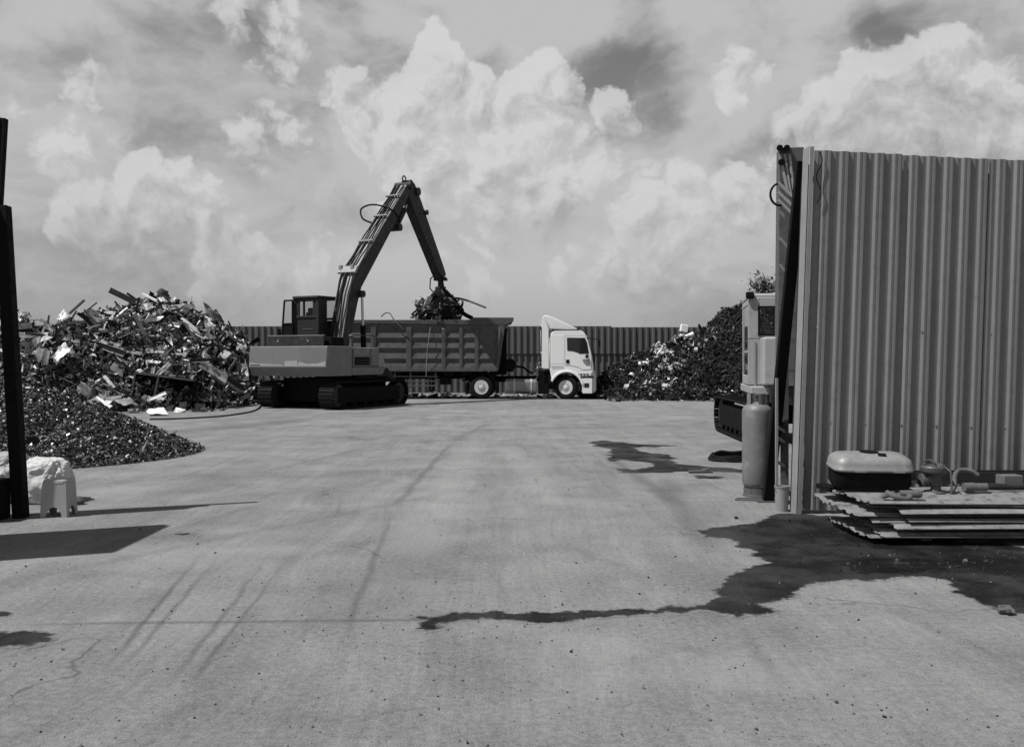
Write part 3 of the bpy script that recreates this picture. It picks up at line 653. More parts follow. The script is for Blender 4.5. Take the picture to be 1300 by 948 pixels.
# door with window
door = tp((717.5,426.5),(741,426.5),(746,432),(749,444),(750.5,455),(750.5,468.5),(739,469),(733,465.5),(724,463.5),(717.5,463))
mb = MB(); mb.prism(door, 'y', -.012, .01); dr = mb.build('door', M['white'], tr, .008)
mb = MB(); k = len(door)
sh = Vector((sum(p[0] for p in door)/k, sum(p[1] for p in door)/k))
ring2 = [(sh.x+(p[0]-sh.x)*1.022, sh.y+(p[1]-sh.y)*1.018) for p in door]
mb.prism(ring2, 'y', -.003, .006); mb.build('door_seam', M['dark'], dr)
win = tp((719.5,428.5),(742,428.8),(744.8,434),(747.3,448.5),(736,449),(732,447),(727,445.6),(720,445))
mb = MB(); mb.prism(win, 'y', -.022, -.008); wn_ = mb.build('window', M['glassd'], dr)
mb = MB(); mb.prism(tp((723,429.5),(745,429.5),(745.5,434),(735,435.5),(723,433)), 'y', -.026, -.021); mb.build('window_reflection_band', M['plastic'], wn_)
bpy.data.objects.remove(bpy.data.objects['window_reflection_band'])
mb = MB(); mb.prism(tp((739,456),(747.5,455),(748.7,463.5),(744,464),(740.5,460)), 'y', -.02, -.01); mb.build('kerb_window', M['plastic'], dr)
mb = MB(); mb.prism(tp((718.3,456.5),(722.5,456),(722.8,461),(718.5,461)), 'y', -.03, -.008); mb.build('door_handle', M['black'], dr, .02)
mb = MB()
for py_ in (465, 467.2): mb.prism(tp((700.5,py_),(716,py_),(716,py_+.5),(700.5,py_+.5)), 'y', -.006, .004)
mb.build('side_crease', M['plastic'], tr)
mb = MB(); mb.prism(tp((699.5,425),(716,425),(716,462),(699.8,462)), 'y', -.006, .01); mb.build('side_panel', M['white'], tr, .02)
MB().prism(tp((698,417.8),(735,418.3),(735,419.2),(698,419.0)), 'y', -.004, .2).build('roof_gap', M['dark'], tr)
for a_, b2_ in ((697.9, 470), ): MB().prism(tp((a_,422),(a_+.5,422),(a_+.7,466),(a_+.1,466)), 'y', -.003, .1).build('rear_seam', M['plastic'], tr)
# windscreen on the front
mb = MB(); mb.add([(tx(744.2)+.02,.18,tz(427)),(tx(751)+.025,.12,tz(452)),(tx(751)+.025,2.34,tz(452)),(tx(744.2)+.02,2.28,tz(427))], [(0,1,2,3)]); mb.build('windscreen', M['glassd'], tr)
mb = MB(); mb.bx(tx(752.6), tx(753.4), .35, 2.1, tz(476), tz(458)); mb.build('grille', M['cabdark'], tr)
mb = MB(); mb.prism(tp((738,422),(747,427),(746.6,428.6),(737.6,423.6)), 'y', .15, 2.3); mb.build('sun_visor', M['plastic'], tr, .01)
# mirrors and their arms
mb = MB(); mb.tube([(tx(745),-.0,tz(428)),(tx(752),-.16,tz(430.5)),(tx(759),-.28,tz(431)),(tx(759.5),-.3,tz(436))], .022, 6); ma = mb.build('mirror_arm', M['black'], tr)
mb = MB(); mb.box((tx(759.5),-.32,tz(436)), (.10,.22,.28)); mb.build('mirror', M['black'], ma, .03)
mb = MB(); mb.tube([(tx(745.5),-.01,tz(447)),(tx(744.8),-.06,tz(450)),(tx(744.5),-.1,tz(453))], .018, 6); ma = mb.build('mirror_arm', M['black'], tr)
mb = MB(); mb.box((tx(744.6),-.1,tz(452.5)), (.12,.1,.14)); mb.build('mirror', M['black'], ma, .03)
mb = MB(); mb.beam((tx(752)+.06,.25,tz(445)), (tx(753.6)+.06,.25,tz(470)), .03, .05); mb.build('wiper', M['black'], tr)
# roof deflector and side fairing
mb = MB(); mb.prism(tp((698.5,417.5),(690.5,401.5),(693,399.5),(701,402),(712,407),(731,416),(733,418)), 'y', .22, 2.24); mb.build('roof_deflector', M['white'], tr, .06, 3)
mb = MB(); mb.prism(tp((686.5,467),(686,420),(689,402),(691.5,400.5),(696.5,418),(696.7,468)), 'y', .03, .075); mb.build('side_fairing', M['white'], tr, .015)
mb = MB(); mb.prism(tp((686.5,467),(686,420),(689,402),(691.5,400.5),(696.5,418),(696.7,468)), 'y', 2.38, 2.43); mb.build('side_fairing', M['white'], tr, .015)
MB().bx(tx(686.4), tx(687.6), .025, .09, tz(446), tz(415)).build('fairing_trim', M['dark'], tr)
MB().bx(tx(686.4), tx(687.4), .025, .09, tz(467), tz(448)).build('fairing_trim', M['black'], tr)
# chassis, tank, gear
mb = MB()
for y_ in (.85, 1.6): mb.bx(tx(592), tx(745), y_-.04, y_+.04, .72, .98)
for xx in (600, 640, 690): mb.bx(tx(xx), tx(xx)+.12, .88, 1.56, .76, .94)
mb.build('chassis', M['black'], tr, .01)
mb = MB(); mb.lathe([(0,-.02),(.24,-.02),(.29,.0),(.29,1.0),(.24,1.02),(0,1.02)], (0,0,0), 'y', 8)
mb = MB(); loft(mb, [[(X, .06+a, tz(490.3)+c) for a, c in rrect(.3, 0, .62, .62, .16, 5)] for X in (tx(641.5), tx(681.5))]); mb.build('fuel_tank', M['alu'], tr, .02)
for px_ in (653, 674.3):
    mb = MB(); loft(mb, [[(X, .06+a, tz(490.3)+c) for a, c in rrect(.3, 0, .645, .645, .17, 5)] for X in (tx(px_-.9), tx(px_+.9))]); mb.build('tank_strap', M['lampm'], tr)
mb = MB(); mb.bx(tx(683), tx(697), .1, .7, tz(500), tz(470)); mb.bx(tx(695), tx(704), .15, .8, tz(494), tz(470)); mb.box((tx(699),.5,tz(480)), (.6,.8,.5)); mb.build('battery_box', M['black'], tr, .03)
mb = MB(); rr_ = random.Random(4)
for k in range(26):
    a = Vector((tx(rr_.uniform(678, 702)), rr_.uniform(.05, .6), tz(rr_.uniform(467, 486)))); b_ = a + Vector((rr_.uniform(-.3,.3), rr_.uniform(-.1,.3), rr_.uniform(-.3,.3)))
    mb.tube([a, (a+b_)/2 + Vector((0,0,rr_.uniform(-.1,.1))), b_], rr_.uniform(.012, .035), 6)
mb.build('air_lines', M['steel'], tr)
mb = MB(); mb.tube([(tx(681),.5,tz(472)),(tx(676),.55,tz(474)),(tx(670),.6,tz(471)),(tx(664),.65,tz(466)),(tx(655),.7,tz(465))], .05, 8); mb.build('coupling_hose', M['black'], tr)
mb = MB(); mb.lathe([(0,1.0),(.45,1.0),(.5,1.06),(.5,1.1),(0,1.1)], (tx(613), 1.23, .02), 'z', 24); mb.build('fifth_wheel', M['dark'], tr)
mb = MB(); o1 = [(611+19.5*math.cos(a), 491.5-18.3*math.sin(a)) for a in np.linspace(-.1, PI+.1, 24)]; i1 = [(611+18.3*math.cos(a), 491.5-17*math.sin(a)) for a in np.linspace(PI+.1, -.1, 24)]
mb.prism(tp(*(o1+i1)), 'y', .02, .62); mb.build('mudguard', M['black'], tr)
MB().bx(tx(590.5), tx(594.5), .05, .62, tz(500), tz(486)).build('mud_flap', M['black'], tr); MB().bx(tx(629), tx(633), .05, .62, tz(499), tz(484)).build('mud_flap', M['black'], tr)
MB().bx(tx(586), tx(590), .05, 2.4, tz(484), tz(479)).build('tail_bar', M['dark'], tr, .02)
MB().cyl((0,.3,.51),(0,2.2,.51),.09).build('axle', M['black'], tr); MB().cyl((tx(719),.3,.51),(tx(719),2.2,.51),.07).build('axle', M['black'], tr)
wheel(tr, (0,.18,.515)); wheel(tr, (tx(719),.19,.515), yaw=R(-13)); wheel(tr, (0,2.28,.515), side=1); wheel(tr, (tx(719),2.27,.515), side=1, yaw=R(-13))

# ------------------------------------------------------------------ tipper trailer
TX0 = -7.75
tl = empty('tipper_trailer', (0, 39, 0), 0, 'dirty high sided tipper trailer standing behind the tracked machine, coupled to the white lorry', 'trailer')
qx = lambda px: (px-650)/S; qz = lambda py: CH + (HY-py)/S
zt, zb = qz(406), qz(467)
xl, xr = TX0, qx(632)
def band_side(y, sgn):
    """side wall pressed into horizontal troughs; sgn -1 faces the camera"""
    prof = [(0, qz(410)), (.0, qz(415)), (.07, qz(419.5)), (.0, qz(428.5)), (.07, qz(433)), (.0, qz(441.5)), (.07, qz(446)), (.0, qz(455)), (.07, qz(459)), (.0, qz(466)), (.0, qz(469))]
    mb = MB(); n = len(prof); vs = []
    for X in (xl, xr): vs += [(X, y - sgn*0 + (a if sgn < 0 else -a), z) for a, z in prof]
    for X in (xl, xr): vs += [(X, y + (.12 if sgn < 0 else -.12), z) for a, z in prof]
    fs = [(i, i+1, n+i+1, n+i) for i in range(n-1)] + [(2*n+i+1, 2*n+i, 3*n+i, 3*n+i+1) for i in range(n-1)] + [(0, n, 3*n, 2*n), (n-1, 2*n-1, 4*n-1, 3*n-1)]
    fs += [tuple(range(n)) + tuple(range(3*n-1, 2*n-1, -1)), tuple(range(n, 2*n)) + tuple(range(4*n-1, 3*n-1, -1))]
    return mb.add(vs, fs)
band_side(0, -1).build('side_wall', M['trailer'], tl); band_side(2.45, 1).build('side_wall', M['trailer'], tl)
mb = MB(); mb.prism([(xl, qz(410)), (xl, zt), (qx(596), zt), (qx(600), qz(403)), (qx(652), qz(403)), (qx(649), qz(409)), (qx(641), qz(412))] + [(qx(600), qz(412))], 'y', -.05, .10); mb.build('top_rail', M['trailer'], tl, .012)
mb = MB(); mb.prism([(xl, qz(410)), (xl, zt), (qx(596), zt), (qx(600), qz(403)), (qx(652), qz(403)), (qx(649), qz(409)), (qx(641), qz(412))] + [(qx(600), qz(412))], 'y', 2.35, 2.5); mb.build('top_rail', M['trailer'], tl, .012)
for px_, w_ in ((474, 6.5), (519, 6.5), (563, 5), (585, 4.5), (605, 5)):
    MB().bx(qx(px_-w_/2), qx(px_+w_/2), -.018, .09, qz(468), qz(409.5)).build('side_post', M['trailer'], tl, .012)
mb = MB(); mb.prism([(qx(629), qz(470)), (qx(633), qz(470)), (qx(641), qz(412)), (qx(636), qz(412))], 'y', -.055, 2.5); mb.prism([(qx(636), qz(411)), (qx(652), qz(403.5)), (qx(652), qz(404.5)), (qx(641), qz(414))], 'y', .1, 2.35); mb.build('front_wall', M['trailer'], tl, .01)
mb = MB(); mb.bx(xl-.06, xl+.02, .0, 2.45, qz(469), qz(409)); mb.build('tailgate', M['trailer'], tl, .01)
mb = MB(); mb.bx(xl, qx(630), .08, 2.37, qz(469), qz(466)); mb.build('floor', M['dark'], tl)
MB().bx(xl, qx(632), -.04, .06, qz(471.5), qz(468.2)).build('sill_rail', M['trailer'], tl, .01)
mb = MB()
for y_ in (.8, 1.65): mb.bx(xl+.1, qx(618), y_-.05, y_+.05, .86, qz(471.6))
for k in range(8): mb.bx(xl+.3+k*.75, xl+.75+k*.75, .12, 2.35, 1.0, qz(471.7))
mb.build('chassis', M['black'], tl)
mb = MB(); mb.prism([(qx(628), qz(476)), (qx(640), qz(430)), (qx(643), qz(430)), (qx(643), qz(476))], 'y', .5, 1.9); mb.cyl((qx(636),1.2,qz(474)),(qx(641),1.2,qz(415)),.11); mb.prism([(qx(616),qz(484)),(qx(634),qz(440)),(qx(637),qz(440)),(qx(628),qz(484))], 'y', .25, .35); mb.build('hoist_ram', M['black'], tl, .01)
mb = MB(); mb.lathe([(0,-.12),(.1,-.13),(.26,-.12),(.27,-.05),(.27,.1),(0,.1)], (qx(647.5), .45, qz(463)), 'y', 24); mb.bx(qx(640), qx(652), .4, .6, qz(472), qz(467)); mb.build('hydraulic_reel', M['black'], tl)
for px_ in (432, 463, 494): wheel(tl, (qx(px_), .2, .5), r=.5, w=.32); wheel(tl, (qx(px_), 2.25, .5), r=.5, w=.32, side=1)
mb = MB(); mb.beam((qx(545),.3,1.1),(qx(545),.3,.35),.12,.12); mb.beam((qx(545),2.1,1.1),(qx(545),2.1,.35),.12,.12); mb.bx(qx(541),qx(549),.15,.45,.3,.34); mb.bx(qx(541),qx(549),1.95,2.25,.3,.34); mb.build('landing_leg', M['dark'], tl)
mb = MB()
for k, z_ in enumerate((.55, .75, .95)): mb.bx(qx(480), qx(556), .05, .09, z_, z_+.05)
for px_ in (500, 520, 552): mb.bx(qx(px_), qx(px_)+.06, .06, .10, .5, 1.15)
mb.build('side_guard', M['steel'], tl, .008)
mb = MB(); mb.bx(qx(558), qx(572), .2, .6, .62, .95); mb.build('tool_box', M['black'], tl, .02)
hose('bent_wire', [Vector(at(484,402,39.3)), Vector(at(489,397.5,39.2)), Vector(at(495,398,39.1)), Vector(at(501,407,38.9)), Vector(at(512,418,38.88))], .025, M['rust'], 'bent wire hooked over the top rail of the tipper trailer', 'wire')

# ------------------------------------------------------------------ tracked material handler
YAW = R(-25); EC = Vector((-6.4, 33.0, 0))
ex = empty('tracked_crane_digger', EC, YAW, 'tracked scrap handler with tall folded boom and grapple, loading the tipper trailer', 'excavator')
def track(parent, xc, L, H, w, npad=44, m=M['track'], ya=0.):
    r_ = H/2; st = L - H; per = 2*st + 2*PI*r_; mb = MB()
    def pos(s):
        s %= per
        if s < st: return (-st/2 + s, H, 0)
        s -= st
        if s < PI*r_: a = s/r_; return (st/2 + r_*math.sin(a), r_ + r_*math.cos(a), -a)
        s -= PI*r_
        if s < st: return (st/2 - s, 0, PI)
        s -= st; a = s/r_; return (-st/2 - r_*math.sin(a), r_ - r_*math.cos(a), PI - a)
    for k in range(npad):
        y_, z_, a = pos(k*per/npad)
        Rm = Matrix.Rotation(a, 3, 'X'); nrm = Rm @ Vector((0,0,1))
        c = Vector((xc, y_, z_)) - nrm*.03
        if a not in (0, PI): pass
        mb.box(c + Vector((0,0,.035 if z_ < .01 else 0)), (w, per/npad*.86, .035), Rm); mb.box(c + nrm*.0 + Vector((0,0,.035 if z_ < .01 else 0)), (w*.98, .03, .08), Rm)
    t = mb.build('track', m, parent)
    mb = MB(); mb.bx(xc-w*.36, xc+w*.36, -st/2, st/2, H*.22, H*.78); mb.build('track_frame', M['black'], t, .03)
    for yy in (-st/2, st/2):
        mb = MB(); mb.lathe([(0,-w*.3),(r_*.8,-w*.3),(r_*.82,-w*.1),(r_*.82,w*.1),(r_*.8,w*.3),(0,w*.3)], (xc, yy, r_), 'x', 20); mb.build('track_wheel', M['dark'], t)
    for k in range(6):
        mb = MB(); mb.lathe([(0,-w*.34),(.12,-w*.34),(.12,w*.34),(0,w*.34)], (xc, -st/2+st*(k+.5)/6, .17), 'x', 14); mb.build('roller', M['black'], t)
    return t
track(ex, -1.3, 4.8, .95, .6); track(ex, 1.3, 4.8, .95, .6)
mb = MB(); mb.bx(-1.1, 1.1, -1.6, 1.6, .22, 1.05); mb.lathe([(0,.78),(.75,.78),(.75,1.12),(0,1.12)], (0,0,0), n=30); mb.build('undercarriage', M['black'], ex, .02)
# upper body
cwt, cwc, cwb = 2.15, 1.43, 1.13
mb = MB(); prof = [(-2.55, cwt), (-2.62, cwc), (-2.42, cwb), (-1.15, cwb), (-1.15, cwt)]
mb.prism(prof, 'x', -1.8, 1.5); mb.build('counterweight', M['yellowish'], ex, .035, 3)
lightp = mat('faded_paint', .27, .55, var=.2, scale=6, dirt=.3, dirtg=.15); darkp = mat('fresh_paint_patch', .125, .5, var=.1)
def rear(pts, m, e):
    yy = lambda z: -2.55 - .07*(cwt - z)/(cwt - cwc) - e
    mb = MB(); n = len(pts); mb.add([(x_, yy(z_), z_) for x_, z_ in pts] + [(x_, yy(z_)+.003+e, z_) for x_, z_ in pts], [tuple(range(n))] + [(i, (i+1) % n, (i+1) % n + n, i+n) for i in range(n)]); mb.build('paint_patch', m, cw_)
cw_ = bpy.data.objects['counterweight']
rear([(.30,2.11),(.42,1.75),(.28,1.62),(1.46,1.60),(1.46,2.11)], darkp, .004)
rear([(-.25,1.64),(.28,1.66),(.30,1.46),(-.22,1.46)], lightp, .004)
rear([(.32,1.47),(1.46,1.47),(1.45,1.64),(1.1,1.56),(.7,1.54),(.5,1.6),(.36,1.62)], lightp, .005)
rear([(-1.74,1.47),(-.3,1.47),(-.34,1.52),(-.9,1.54),(-1.4,1.56),(-1.74,1.60)], lightp, .004)
MB().bx(-1.7, -1.3, -2.625, -2.612, 1.50, 1.52).build('scratch', M['black'], cw_)
mb = MB(); mb.bx(.35, 1.5, -1.14, .55, 1.45, 2.12); mb.build('side_cover', M['yellowish'], ex, .05, 3)
mb = MB(); mb.bx(1.1, 1.515, -1.0, -.1, 1.5, 1.78); mb.build('cover_grille', M['black'], ex)
mb = MB(); mb.prism([(-1.14,1.15),(-1.14,1.43),(1.0,1.43),(.75,1.15)], 'x', -1.7, 1.5); mb.build('deck', M['yellowish'], ex, .02)
mb = MB(); mb.prism([(.55,1.44),(.55,1.95),(.8,1.9),(1.0,1.44)], 'x', .9, 1.48); mb.build('front_box', M['lightpaint'], ex, .02)
mb = MB(); mb.bx(-1.75, .3, -1.14, .4, 1.45, 2.14); mb.build('engine_house', M['cabdark'], ex, .03)
mb = MB(); mb.bx(-1.55, .85, -1.9, -1.82, 2.17, 2.50); mb.bx(-1.55, -1.47, -1.8, -.6, 2.17, 2.5); mb.build('deck_rail', M['armdark'], ex, .01)
MB().bx(-1.56, .86, -1.91, -1.81, 2.5, 2.54).build('rail_cap', M['yellowish'], ex, .008)
for x_ in (-1.1, .2): MB().lathe([(0,0),(.035,0),(.035,.02),(0,.02)], (x_,-1.92,2.34), 'y', 10).build('rail_bolt', M['trim'], ex)
mb = MB(); mb.bx(.35, 1.05, -1.72, -1.0, 2.16, 2.47); mb.build('valve_box', M['black'], ex, .02)
mb = MB()
for k in range(3): mb.tube([(1.1,.9,1.3-.1*k),(1.25,1.4,1.35-.12*k),(1.1,2.0,1.1-.1*k),(.8,2.4,.8)], .06, 8)
mb.build('track_hoses', M['dark'], ex)
for z_ in (1.56, 1.66, 1.76): MB().bx(1.13, 1.53, -.98, -.12, z_, z_+.03).build('grille_slat', M['dark'], ex)
MB().bx(1.506, 1.512, -.02, .0, 1.47, 2.08).build('panel_seam', M['black'], ex); MB().bx(1.506, 1.512, -1.12, -1.10, 1.47, 2.08).build('panel_seam', M['black'], ex)
mb = MB(); mb.tube([(1.42,-1.0,2.14),(1.42,-1.0,2.5),(1.42,-.95,2.55),(1.42,.3,2.55),(1.42,.35,2.5),(1.42,.35,2.14)], .02, 6); mb.build('handrail', M['dark'], ex)
mb = MB(); mb.cyl((1.05,-.55,2.1),(1.05,-.55,2.42),.06); mb.tube([(1.05,-.55,2.4),(1.05,-.55,2.5),(1.05,-.62,2.56)], .05, 8); mb.build('exhaust_pipe', M['rust'], ex)
for x_ in (-1.2, .9):
    mb = MB(); mb.tube([(x_+.08*math.cos(a), -2.2, 2.15+.07*math.sin(a)) for a in np.linspace(0, PI, 9)], .018, 6); mb.build('lifting_eye', M['dark'], ex)
# cab frame
cx0, cx1, cy0, cy1, cz0, cz1 = -1.38, -.36, -.6, 1.0, 2.16, 3.98
fw = .12
mb = MB()
for x_ in (cx0, cx1):
    for y_ in (cy0, cy1): mb.bx(x_-fw/2, x_+fw/2, y_-fw/2, y_+fw/2, cz0, cz1-.06)
for y_ in (cy0, cy1): mb.bx(cx0+fw/2, cx1-fw/2, y_-fw/2+.004, y_+fw/2-.004, 3.2, 3.28)
mb.bx(cx0, cx0+.2, cy0-.03, cy0+.03, 3.2, 3.92); mb.bx(cx1-.22, cx1, cy0-.03, cy0+.03, 3.2, 3.92); mb.bx(cx0, cx1, cy0-.035, cy0+.035, 3.8, 3.92)
for x_ in (cx0, cx1): mb.bx(x_-fw/2+.004, x_+fw/2-.004, cy0+fw/2, cy1-fw/2, 3.02, 3.12)
mb.bx(cx0+.36, cx0+.42, cy0-.04, cy0+.04, 3.14, 3.9)
cf = mb.build('cab_frame', M['cabdark'], ex, .012)
mb = MB(); mb.bx(cx0, cx1, cy0-.02, cy0+.02, cz0, 3.24); mb.bx(cx0-.02, cx0+.02, cy0+.05, cy1-.05, cz0, 3.02); mb.bx(cx1-.02, cx1+.02, cy0+.05, cy1-.05, cz0, 3.02); mb.bx(cx0, cx1, cy1-.02, cy1+.02, cz0, 3.1); mb.bx(cx1-.02, cx1+.02, cy0+.05, cy0+.5, 3.02, 3.9); mb.build('cab_panel', M['cabdark'], ex)
for z_ in (2.42, 2.78): MB().bx(cx0+.35, cx1-.2, cy0-.035, cy0-.02, z_, z_+.03).build('vent_slat', M['steel'], ex)
mb = MB(); mb.prism([(cy0-.12, cz1-.07),(cy0-.1, cz1+.02),(cy1+.1, cz1+.05),(cy1+.2, cz1-.05)], 'x', cx0-.06, cx1+.06); mb.build('cab_roof', M['cabdark'], ex, .03)
for nm, q in (('rear_window', [(cx0+.05,cy0,3.14),(cx1-.05,cy0,3.14),(cx1-.05,cy0,3.9),(cx0+.05,cy0,3.9)]), ('side_window', [(cx1,cy0+.05,3.12),(cx1,cy1-.05,3.12),(cx1,cy1-.05,3.9),(cx1,cy0+.05,3.9)]),
              ('side_window', [(cx0,cy0+.05,3.12),(cx0,cy1-.05,3.12),(cx0,cy1-.05,3.9),(cx0,cy0+.05,3.9)]), ('front_window', [(cx0+.05,cy1,2.7),(cx1-.05,cy1,2.7),(cx1-.05,cy1,3.9),(cx0+.05,cy1,3.9)])):
    MB().add(q, [(0,1,2,3)]).build(nm, M['glassc'], ex)
mb = MB(); mb.box((-.95,.05,2.75),(.5,.5,.14)); mb.box((-.95,-.2,3.12),(.46,.12,.62), Matrix.Rotation(.1,3,'X')); mb.build('operator_seat', M['black'], ex, .05, 3)
MB().box((-.95,-.24,3.5),(.26,.1,.18)).build('head_rest', M['black'], ex, .05, 3)
# open door folded back at the rear left
dA = Vector((cx0-.02, cy0-.02, 0)); 
mb = MB(); x_ = cx0
def P(u, z): return Vector((cx0 - .03 - u*.55, cy0 - .12 + u*.05, z))
for a, b_ in (((0,2.2),(0,3.85)),((1,2.2),(.72,3.85)),((0,3.85),(.72,3.85)),((0,2.2),(1,2.2)),((0,3.0),(.87,3.0))):
    mb.beam(P(*a), P(*b_), .06, .05, up=(0,1,0))
db = mb.build('cab_door', M['black'], ex, .01)
MB().add([P(.05,2.2),P(.95,2.2),P(.86,3.0),P(.05,3.0)], [(0,1,2,3)]).build('door_panel', M['black'], db)
MB().add([P(.05,3.0),P(.86,3.0),P(.7,3.85),P(.05,3.85)], [(0,1,2,3)]).build('door_pane', M['glassc'], db)
mb = MB(); mb.box((cx0-.66, cy0-.1, 2.65), (.12,.1,.35)); mb.build('work_box', M['black'], ex, .02)

# boom, arm and rams in the plane local x = XB
XB = .1
def bp_(px, py):
    """point of the boom plane that the photo shows at this pixel, in local (x, y, z)"""
    fx, fy = math.sin(-YAW), math.cos(-YAW); ox = EC.x + XB*math.cos(YAW); oy = EC.y + XB*math.sin(YAW)
    k = (px-650)/F; t = (k*oy - ox)/(fx - k*fy); d = oy + t*fy
    return Vector((XB, t, CH + (HY-py)/F*d))
def plate_beam(cl, hs, w, ws=None):
    """box girder along centre line cl (in the boom plane) with depths hs"""
    mb = MB(); n = len(cl); vs = []
    for i, p in enumerate(cl):
        d = (cl[min(i+1,n-1)] - cl[max(i-1,0)]).normalized(); u = Vector((0, -d.z, d.y)); ww = ws[i] if ws else w
        for sx_ in (-1, 1):
            for sz_ in (-1, 1): vs.append(p + Vector((sx_*ww/2, 0, 0)) + u*sz_*hs[i]/2)
    fs = []
    for i in range(n-1):
        a, c = i*4, (i+1)*4
        fs += [(a,a+1,c+1,c),(a+2,c+2,c+3,a+3),(a+1,a+3,c+3,c+1),(a,c,c+2,a+2)]
    fs += [(0,2,3,1), ((n-1)*4,(n-1)*4+1,(n-1)*4+3,(n-1)*4+2)]
    return mb.add(vs, fs)
foot = bp_(431, 436); kn = bp_(441, 378); kn2 = bp_(447, 358); ap = bp_(513, 237)
foot = Vector((XB, .0, 2.2)); kn = kn + Vector((0, -.02, 0)); kn2 = kn2 + Vector((0, -.06, 0))
b1 = kn.lerp(foot, .02); 
boomcl = [foot, foot.lerp(kn, .5), kn, kn2, kn2.lerp(ap, .5), kn2.lerp(ap, .97)]
boomh = [.44, .54, .62, .64, .56, .40]
boom = plate_beam(boomcl, boomh, .56).build('boom', M['lightpaint'], ex, .012)
# right side of the girder: thin overlay, shade put into its colour
def off(p, x_=0, u=0, i=None, cl=boomcl):
    d = (ap - kn2).normalized(); up = Vector((0, -d.z, d.y)); return p + Vector((x_, 0, 0)) + up*u
wb = plate_beam(boomcl, [h*.93 for h in boomh], .02)
wb.v = [(v[0]+.29, v[1], v[2]) for v in wb.v]; wb.build('boom_shaded_side', M['armdark'], boom)
def boompt(t, x_, u):
    n = len(boomcl)-1; lens = [(boomcl[i+1]-boomcl[i]).length for i in range(n)]; T = t*sum(lens)
    for i in range(n):
        if T <= lens[i] or i == n-1: break
        T -= lens[i]
    p = boomcl[i].lerp(boomcl[i+1], T/lens[i]); d0 = (boomcl[i+1]-boomcl[i]).normalized(); h = boomh[i] + (boomh[i+1]-boomh[i])*T/lens[i]
    return p + Vector((x_, 0, 0)) + Vector((0, -d0.z, d0.y))*(h/2 + u)
for k, (x_, u) in enumerate(((-.2,.05),(-.12,.06),(-.02,.05),(.08,.06),(.2,.05),(-.3,-.1))):
    mb = MB(); mb.tube([boompt(t, x_+.02*math.sin(t*9+k), u + .035*math.sin(t*14+k*1.3)**2 + (.04*math.exp(-((t-.33)/.1)**2))) for t in np.linspace(.02, .99, 46)], .024 if k % 2 else .03, 7); mb.build('hydraulic_pipe', M['black'] if k % 2 else M['dark'], boom, ang=60)
for t in (.36, .55, .74, .9):
    mb = MB(); a = boompt(t, 0, .09); d0 = (ap-kn2).normalized(); mb.box(a, (.62, .08, .05), Matrix.Rotation(math.atan2(d0.z, d0.y), 3, 'X')); mb.build('pipe_clamp', M['steel'], boom)
mb = MB(); a = boompt(.34, 0, .12); mb.box(a, (.8,.3,.1), Matrix.Rotation(1.0,3,'X')); mb.box(a+Vector((-.32,0,.08)), (.12,.12,.2)); mb.box(a+Vector((.2,0,.1)), (.12,.12,.16)); mb.build('valve_block', M['trim'], boom, .01)
# hose loop half way up
mb = MB(); c0 = boompt(.76, -.1, .1)
pts = [boompt(.70,-.3,.0)+Vector((0,0,0)), boompt(.70,-.6,.25), boompt(.76,-.85,.35), boompt(.80,-.6,.3), boompt(.80,-.1,.2), boompt(.79,.4,-.1), boompt(.77,.5,-.6)]
hs = []
for i in range(len(pts)-1):
    for k in range(6):
        p0, p1, p2, p3 = pts[max(i-1,0)], pts[i], pts[i+1], pts[min(i+2,len(pts)-1)]; t = k/6
        hs.append(.5*((2*p1)+(p2-p0)*t+(2*p0-5*p1+4*p2-p3)*t*t+(3*p1-p0-3*p2+p3)*t*t*t))
mb.tube(hs, .035, 8); mb.build('looped_hose', M['black'], boom, ang=60)
for x_ in (-.42, .42):     # boom rams
    lo = Vector((XB+x_, 1.0, 1.7)); hi = Vector((XB+x_, kn.y+.35, kn.z+.15)); mid_ = lo.lerp(hi, .5)
    mb = MB(); mb.cyl(lo, mid_, .10); mb.cyl(mid_, mid_+(hi-lo)*.02, .115); rm = mb.build('boom_ram', M['black'], ex)
    MB().cyl(mid_, hi, .05).build('ram_rod', M['chrome'], rm)
MB().cyl(Vector((XB-.5, kn.y+.35, kn.z+.15)), Vector((XB+.5, kn.y+.35, kn.z+.15)), .13).build('ram_pin', M['dark'], boom)
mb = MB(); q = ap + Vector((0,.0,.02)); mb.cyl(q+Vector((-.38,0,0)), q+Vector((.38,0,0)), .16); mb.build('boom_pin', M['dark'], boom)
mb = MB(); q = ap + Vector((0,0,.30)); mb.tube([q + Vector((.04*0, .13*math.cos(a), .13*math.sin(a))) for a in np.linspace(0, 2*PI, 17)], .03, 6); mb.tube([q + Vector((.1*math.cos(a), 0, -.16+.1*math.sin(a))) for a in np.linspace(0, 2*PI, 17)], .03, 6); mb.build('lifting_ring', M['dark'], boom)
# arm
tip = bp_(559, 352); h0 = bp_(514, 232); h1 = bp_(526, 262)
armcl = [h0, h0.lerp(tip,.06), h1.lerp(h0,.0) if False else h0.lerp(tip,.22), h0.lerp(tip,.55), h0.lerp(tip,.9), tip]
arm = plate_beam(armcl, [.45,.70,.74,.60,.48,.40], .42).build('arm', M['armdark'], ex, .012)
mb = MB(); q = h0.lerp(tip,.32) + Vector((0,.38,.12)); mb.cyl(q+Vector((-.3,0,0)), q+Vector((.3,0,0)), .11); mb.build('arm_pin', M['dark'], arm)
lo = bp_(502, 289) + Vector((0,0,0)); hi = bp_(524, 244); md = lo.lerp(hi,.5)
mb = MB(); mb.cyl(lo, md, .12); mb.cyl(lo-Vector((.25,0,0)), lo+Vector((.25,0,0)), .15); mb.box(lo+Vector((0,-.2,.05)),(.2,.5,.22)); ar = mb.build('arm_ram', M['dark'], ex)
